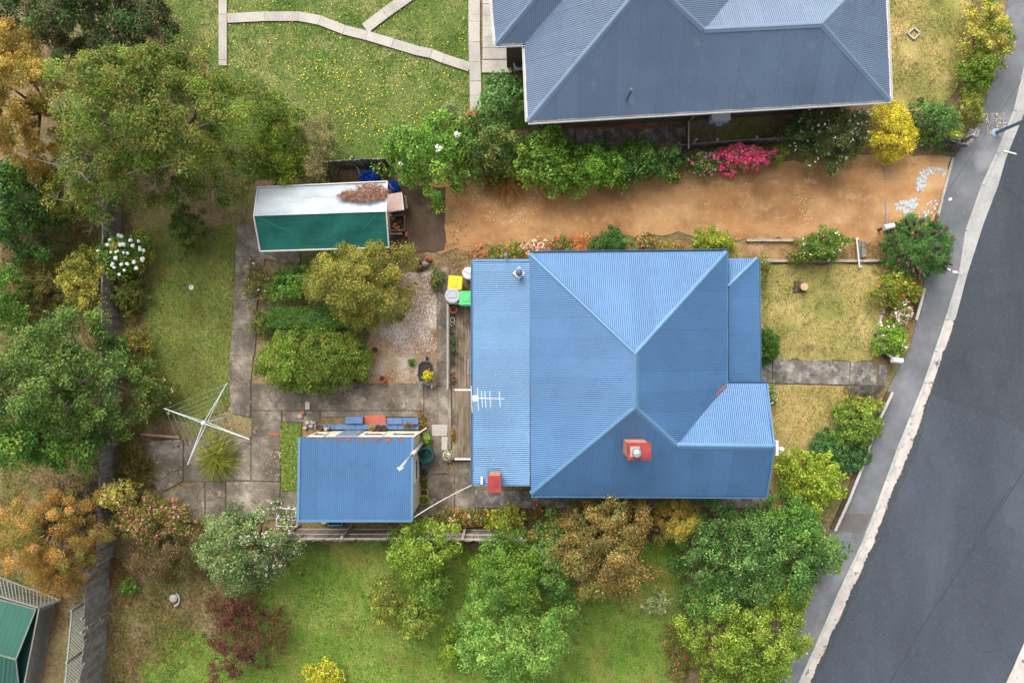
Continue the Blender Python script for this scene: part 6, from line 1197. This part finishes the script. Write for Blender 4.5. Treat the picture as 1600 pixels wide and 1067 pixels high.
cards('turf_blades', np.column_stack([xy, np.full(n, .055)]), rng.normal(0, .6, (n, 3)) + np.array([0, 0, .8]), .08, .02, cl[rng.integers(0, 3, n)] * np.exp(rng.normal(0, .18, n))[:, None], GRASS, tf)['kind'] = 'stuff'
grass('garden_weeds', [[(180, 860), (330, 900), (425, 850), (440, 960), (330, 1010), (220, 1100), (165, 1100)], [(190, 350), (226, 360), (226, 650), (190, 650)], [(0, 400), (170, 340), (170, 480), (0, 520)]], 260, [(96, 116, 48), (112, 126, 56), (84, 100, 42), (136, 132, 66)], .12, .03, 52, 'green weeds in the brown garden corners', bare=.1, wl=2.0)
# weeds in the wild strips and along edges
WILD = [[(0, 330), (180, 330), (180, 560), (0, 600)], [(0, 560), (200, 560), (200, 900), (0, 1067)], [(185, 350), (228, 360), (226, 680), (185, 700)], [(170, 850), (330, 840), (420, 850), (418, 910), (390, 950), (330, 1000), (290, 1000), (235, 1050), (215, 1100), (165, 1100)]]
grass('wild_weeds', WILD, 260, [(88, 92, 40), (112, 104, 48), (134, 112, 60), (120, 84, 50)], .14, .03, 12, 'olive and brown weeds in the wild left garden', bare=-.3)
grass('bed_weeds', [[(735, 392), (900, 376), (1165, 378), (1385, 380), (1386, 411), (1186, 411), (1186, 440), (735, 410)], [(1386, 385), (1450, 400), (1420, 545), (1388, 570), (1366, 560)], [(640, 386), (740, 392), (735, 420), (660, 430), (640, 410)]], 260, [(120, 124, 56), (166, 140, 84), (186, 156, 104), (140, 110, 66)], .13, .025, 14, 'dry weeds in the beds round the blue house', bare=-.2)
grass('drive_edge_straw', [[(740, 262), (1080, 285), (1240, 262), (1480, 245), (1480, 256), (1240, 275), (1080, 300), (800, 300)], [(700, 380), (900, 366), (1165, 366), (1380, 366), (1380, 384), (1165, 382), (900, 384), (700, 398)]], 150, [(180, 148, 96), (200, 168, 118), (150, 116, 70)], .13, .015, 16, 'straw and dry stalks along the driveway edges', bare=-.1)
litter('dry_straw', [DRIVE], 14, [(214, 186, 140), (196, 160, 110), (226, 204, 166), (120, 84, 54)], .07, 'scattered straw bits over the clay driveway', 'straw', .012, 21, .25, 2.2, .25)
YF = [L1]
litter('pale_straw_patch', [[(735, 300), (790, 282), (850, 290), (862, 330), (830, 352), (760, 350), (730, 330)], [(1235, 270), (1262, 272), (1275, 330), (1262, 352), (1245, 340)]], 260, [(216, 188, 140), (200, 168, 118), (226, 202, 160)], .06, 'pale bleached straw patches on the clay driveway', 'straw', .01, 22, .35, 1.4, .5)
litter('dandelion_flowers', YF, 13, [(246, 220, 40), (236, 206, 30), (250, 232, 80)], .058, 'tiny yellow flowers sprinkled over the neighbour lawn', 'flowers', .045, 23, -.15, 5, .9, PETAL)
litter('dandelion_flowers', [[(470, 90), (620, 100), (700, 150), (640, 215), (540, 225), (470, 170)]], 26, [(246, 220, 40), (236, 206, 30), (250, 232, 80)], .06, 'thick patch of yellow flowers in the neighbour lawn middle', 'flowers', .045, 25, -.1, 2.5, .9, PETAL)
litter('dandelion_flowers', [L3], .8, [(236, 206, 40)], .05, 'few yellow flowers on the lower lawn', 'flowers', .045, 26, 0, 5, .9, PETAL)
litter('leaf_litter', [[(350, 350), (420, 350), (400, 640), (350, 640)], [(385, 600), (700, 600), (700, 660), (385, 665)], [(220, 680), (440, 660), (440, 820), (250, 810)], [(655, 660), (740, 660), (740, 800), (655, 810)]], 22, [(150, 106, 64), (176, 136, 90), (120, 84, 52), (196, 170, 130)], .05, 'brown fallen leaves on the concrete yard', 'leaves', .035, 31, .1, 1.2)
litter('leaf_litter', [GRAV], 420, [(150, 104, 62), (176, 132, 84), (120, 82, 50), (206, 176, 140)], .055, 'brown leaf litter covering the grit bed', 'leaves', .012, 33, .15, 1.6)
litter('pale_shell_grit', [[(605, 432), (690, 424), (686, 545), (640, 556), (590, 520)]], 620, [(226, 216, 206), (206, 192, 180), (236, 230, 224), (180, 158, 136)], .05, 'pale shell grit beside the golden maple', 'grit', .012, 35, -.5, 1.4)
litter('leaf_litter', [[(160, 840), (330, 850), (420, 930), (300, 980), (170, 1067)], [(185, 350), (228, 360), (226, 680), (185, 700)], [(0, 330), (180, 330), (180, 520), (60, 430)], [(430, 258), (620, 262), (620, 285), (430, 290)], [(470, 395), (600, 395), (600, 430), (470, 420)]], 110, [(128, 88, 56), (150, 108, 70), (104, 74, 48), (166, 130, 90)], .06, 'brown leaf litter in the wild garden corners', 'leaves', .0, 37, -.2, 1.5)
litter('leaf_litter', [[(690, 786), (1260, 786), (1260, 830), (690, 830)]], 90, [(128, 92, 60), (150, 112, 74), (104, 78, 50)], .06, 'fallen leaves in the bed below the blue house', 'leaves', .0, 39, -.2, 1.2)
litter('turf_leaves', [[(436, 662), (472, 662), (470, 765), (438, 765)], [(415, 690), (440, 690), (440, 745), (415, 745)]], 60, [(206, 196, 150), (170, 120, 70), (150, 110, 66)], .05, 'pale fallen leaves on and beside the turf strip', 'leaves', .06, 41, 0, .8)
litter('kerb_debris', [[(1540, 178), (1570, 176), (1572, 196), (1556, 212), (1542, 210)]], 420, [(206, 196, 176), (176, 160, 134), (226, 220, 208)], .06, 'pale dry debris heaped at the street pole foot', 'debris', .03, 43, -.8, .6, .4)
litter('footpath_specks', [FL + KL[::-1]], 2.5, [(206, 204, 196), (150, 140, 120)], .03, 'pale specks on the asphalt footpath', 'specks', .018, 45, 0, 2)
litter('road_grit', [KR[:1] + RO + KR[1:][::-1]], 3, [(86, 90, 95), (100, 102, 104), (44, 47, 52), (44, 47, 52)], .04, 'grit and specks on the road surface', 'grit', .0, 49, 0, 2.5)
litter('gutter_grit', [[(x + 3, y) for x, y in KR[6:]] + [(x + 9, y) for x, y in KR[6:][::-1]]], 60, [(90, 84, 78), (130, 120, 110), (50, 50, 52)], .04, 'dark grit along the gutter edge', 'grit', .0, 50, 0, 1.0)
litter('soil_crumbs', [[(690, 292), (735, 296), (728, 392), (690, 392)]], 160, [(74, 58, 44), (96, 76, 58), (120, 92, 64)], .06, 'dark soil crumbs where black soil meets clay drive', 'soil', .008, 51, .3, .7)
litter('roof_leaves', [([(746, 412), (824, 412), (824, 750), (746, 750)], 3.12), ([(840, 745), (1190, 752), (1190, 768), (840, 768)], 3.44), ([(475, 690), (640, 690), (640, 800), (475, 800)], 2.68)], .8, [(120, 96, 66), (180, 176, 160)], .04, 'few stray leaves and specks on the blue roofs', 'leaves', 3.1, 53, 0, 2)
litter('deck_leaves', [([(706, 476), (738, 476), (738, 716), (706, 716)], zd)], 10, [(150, 100, 60), (96, 66, 44)], .05, 'few leaves lying on the timber deck', 'leaves', zd, 47, 0, 2)
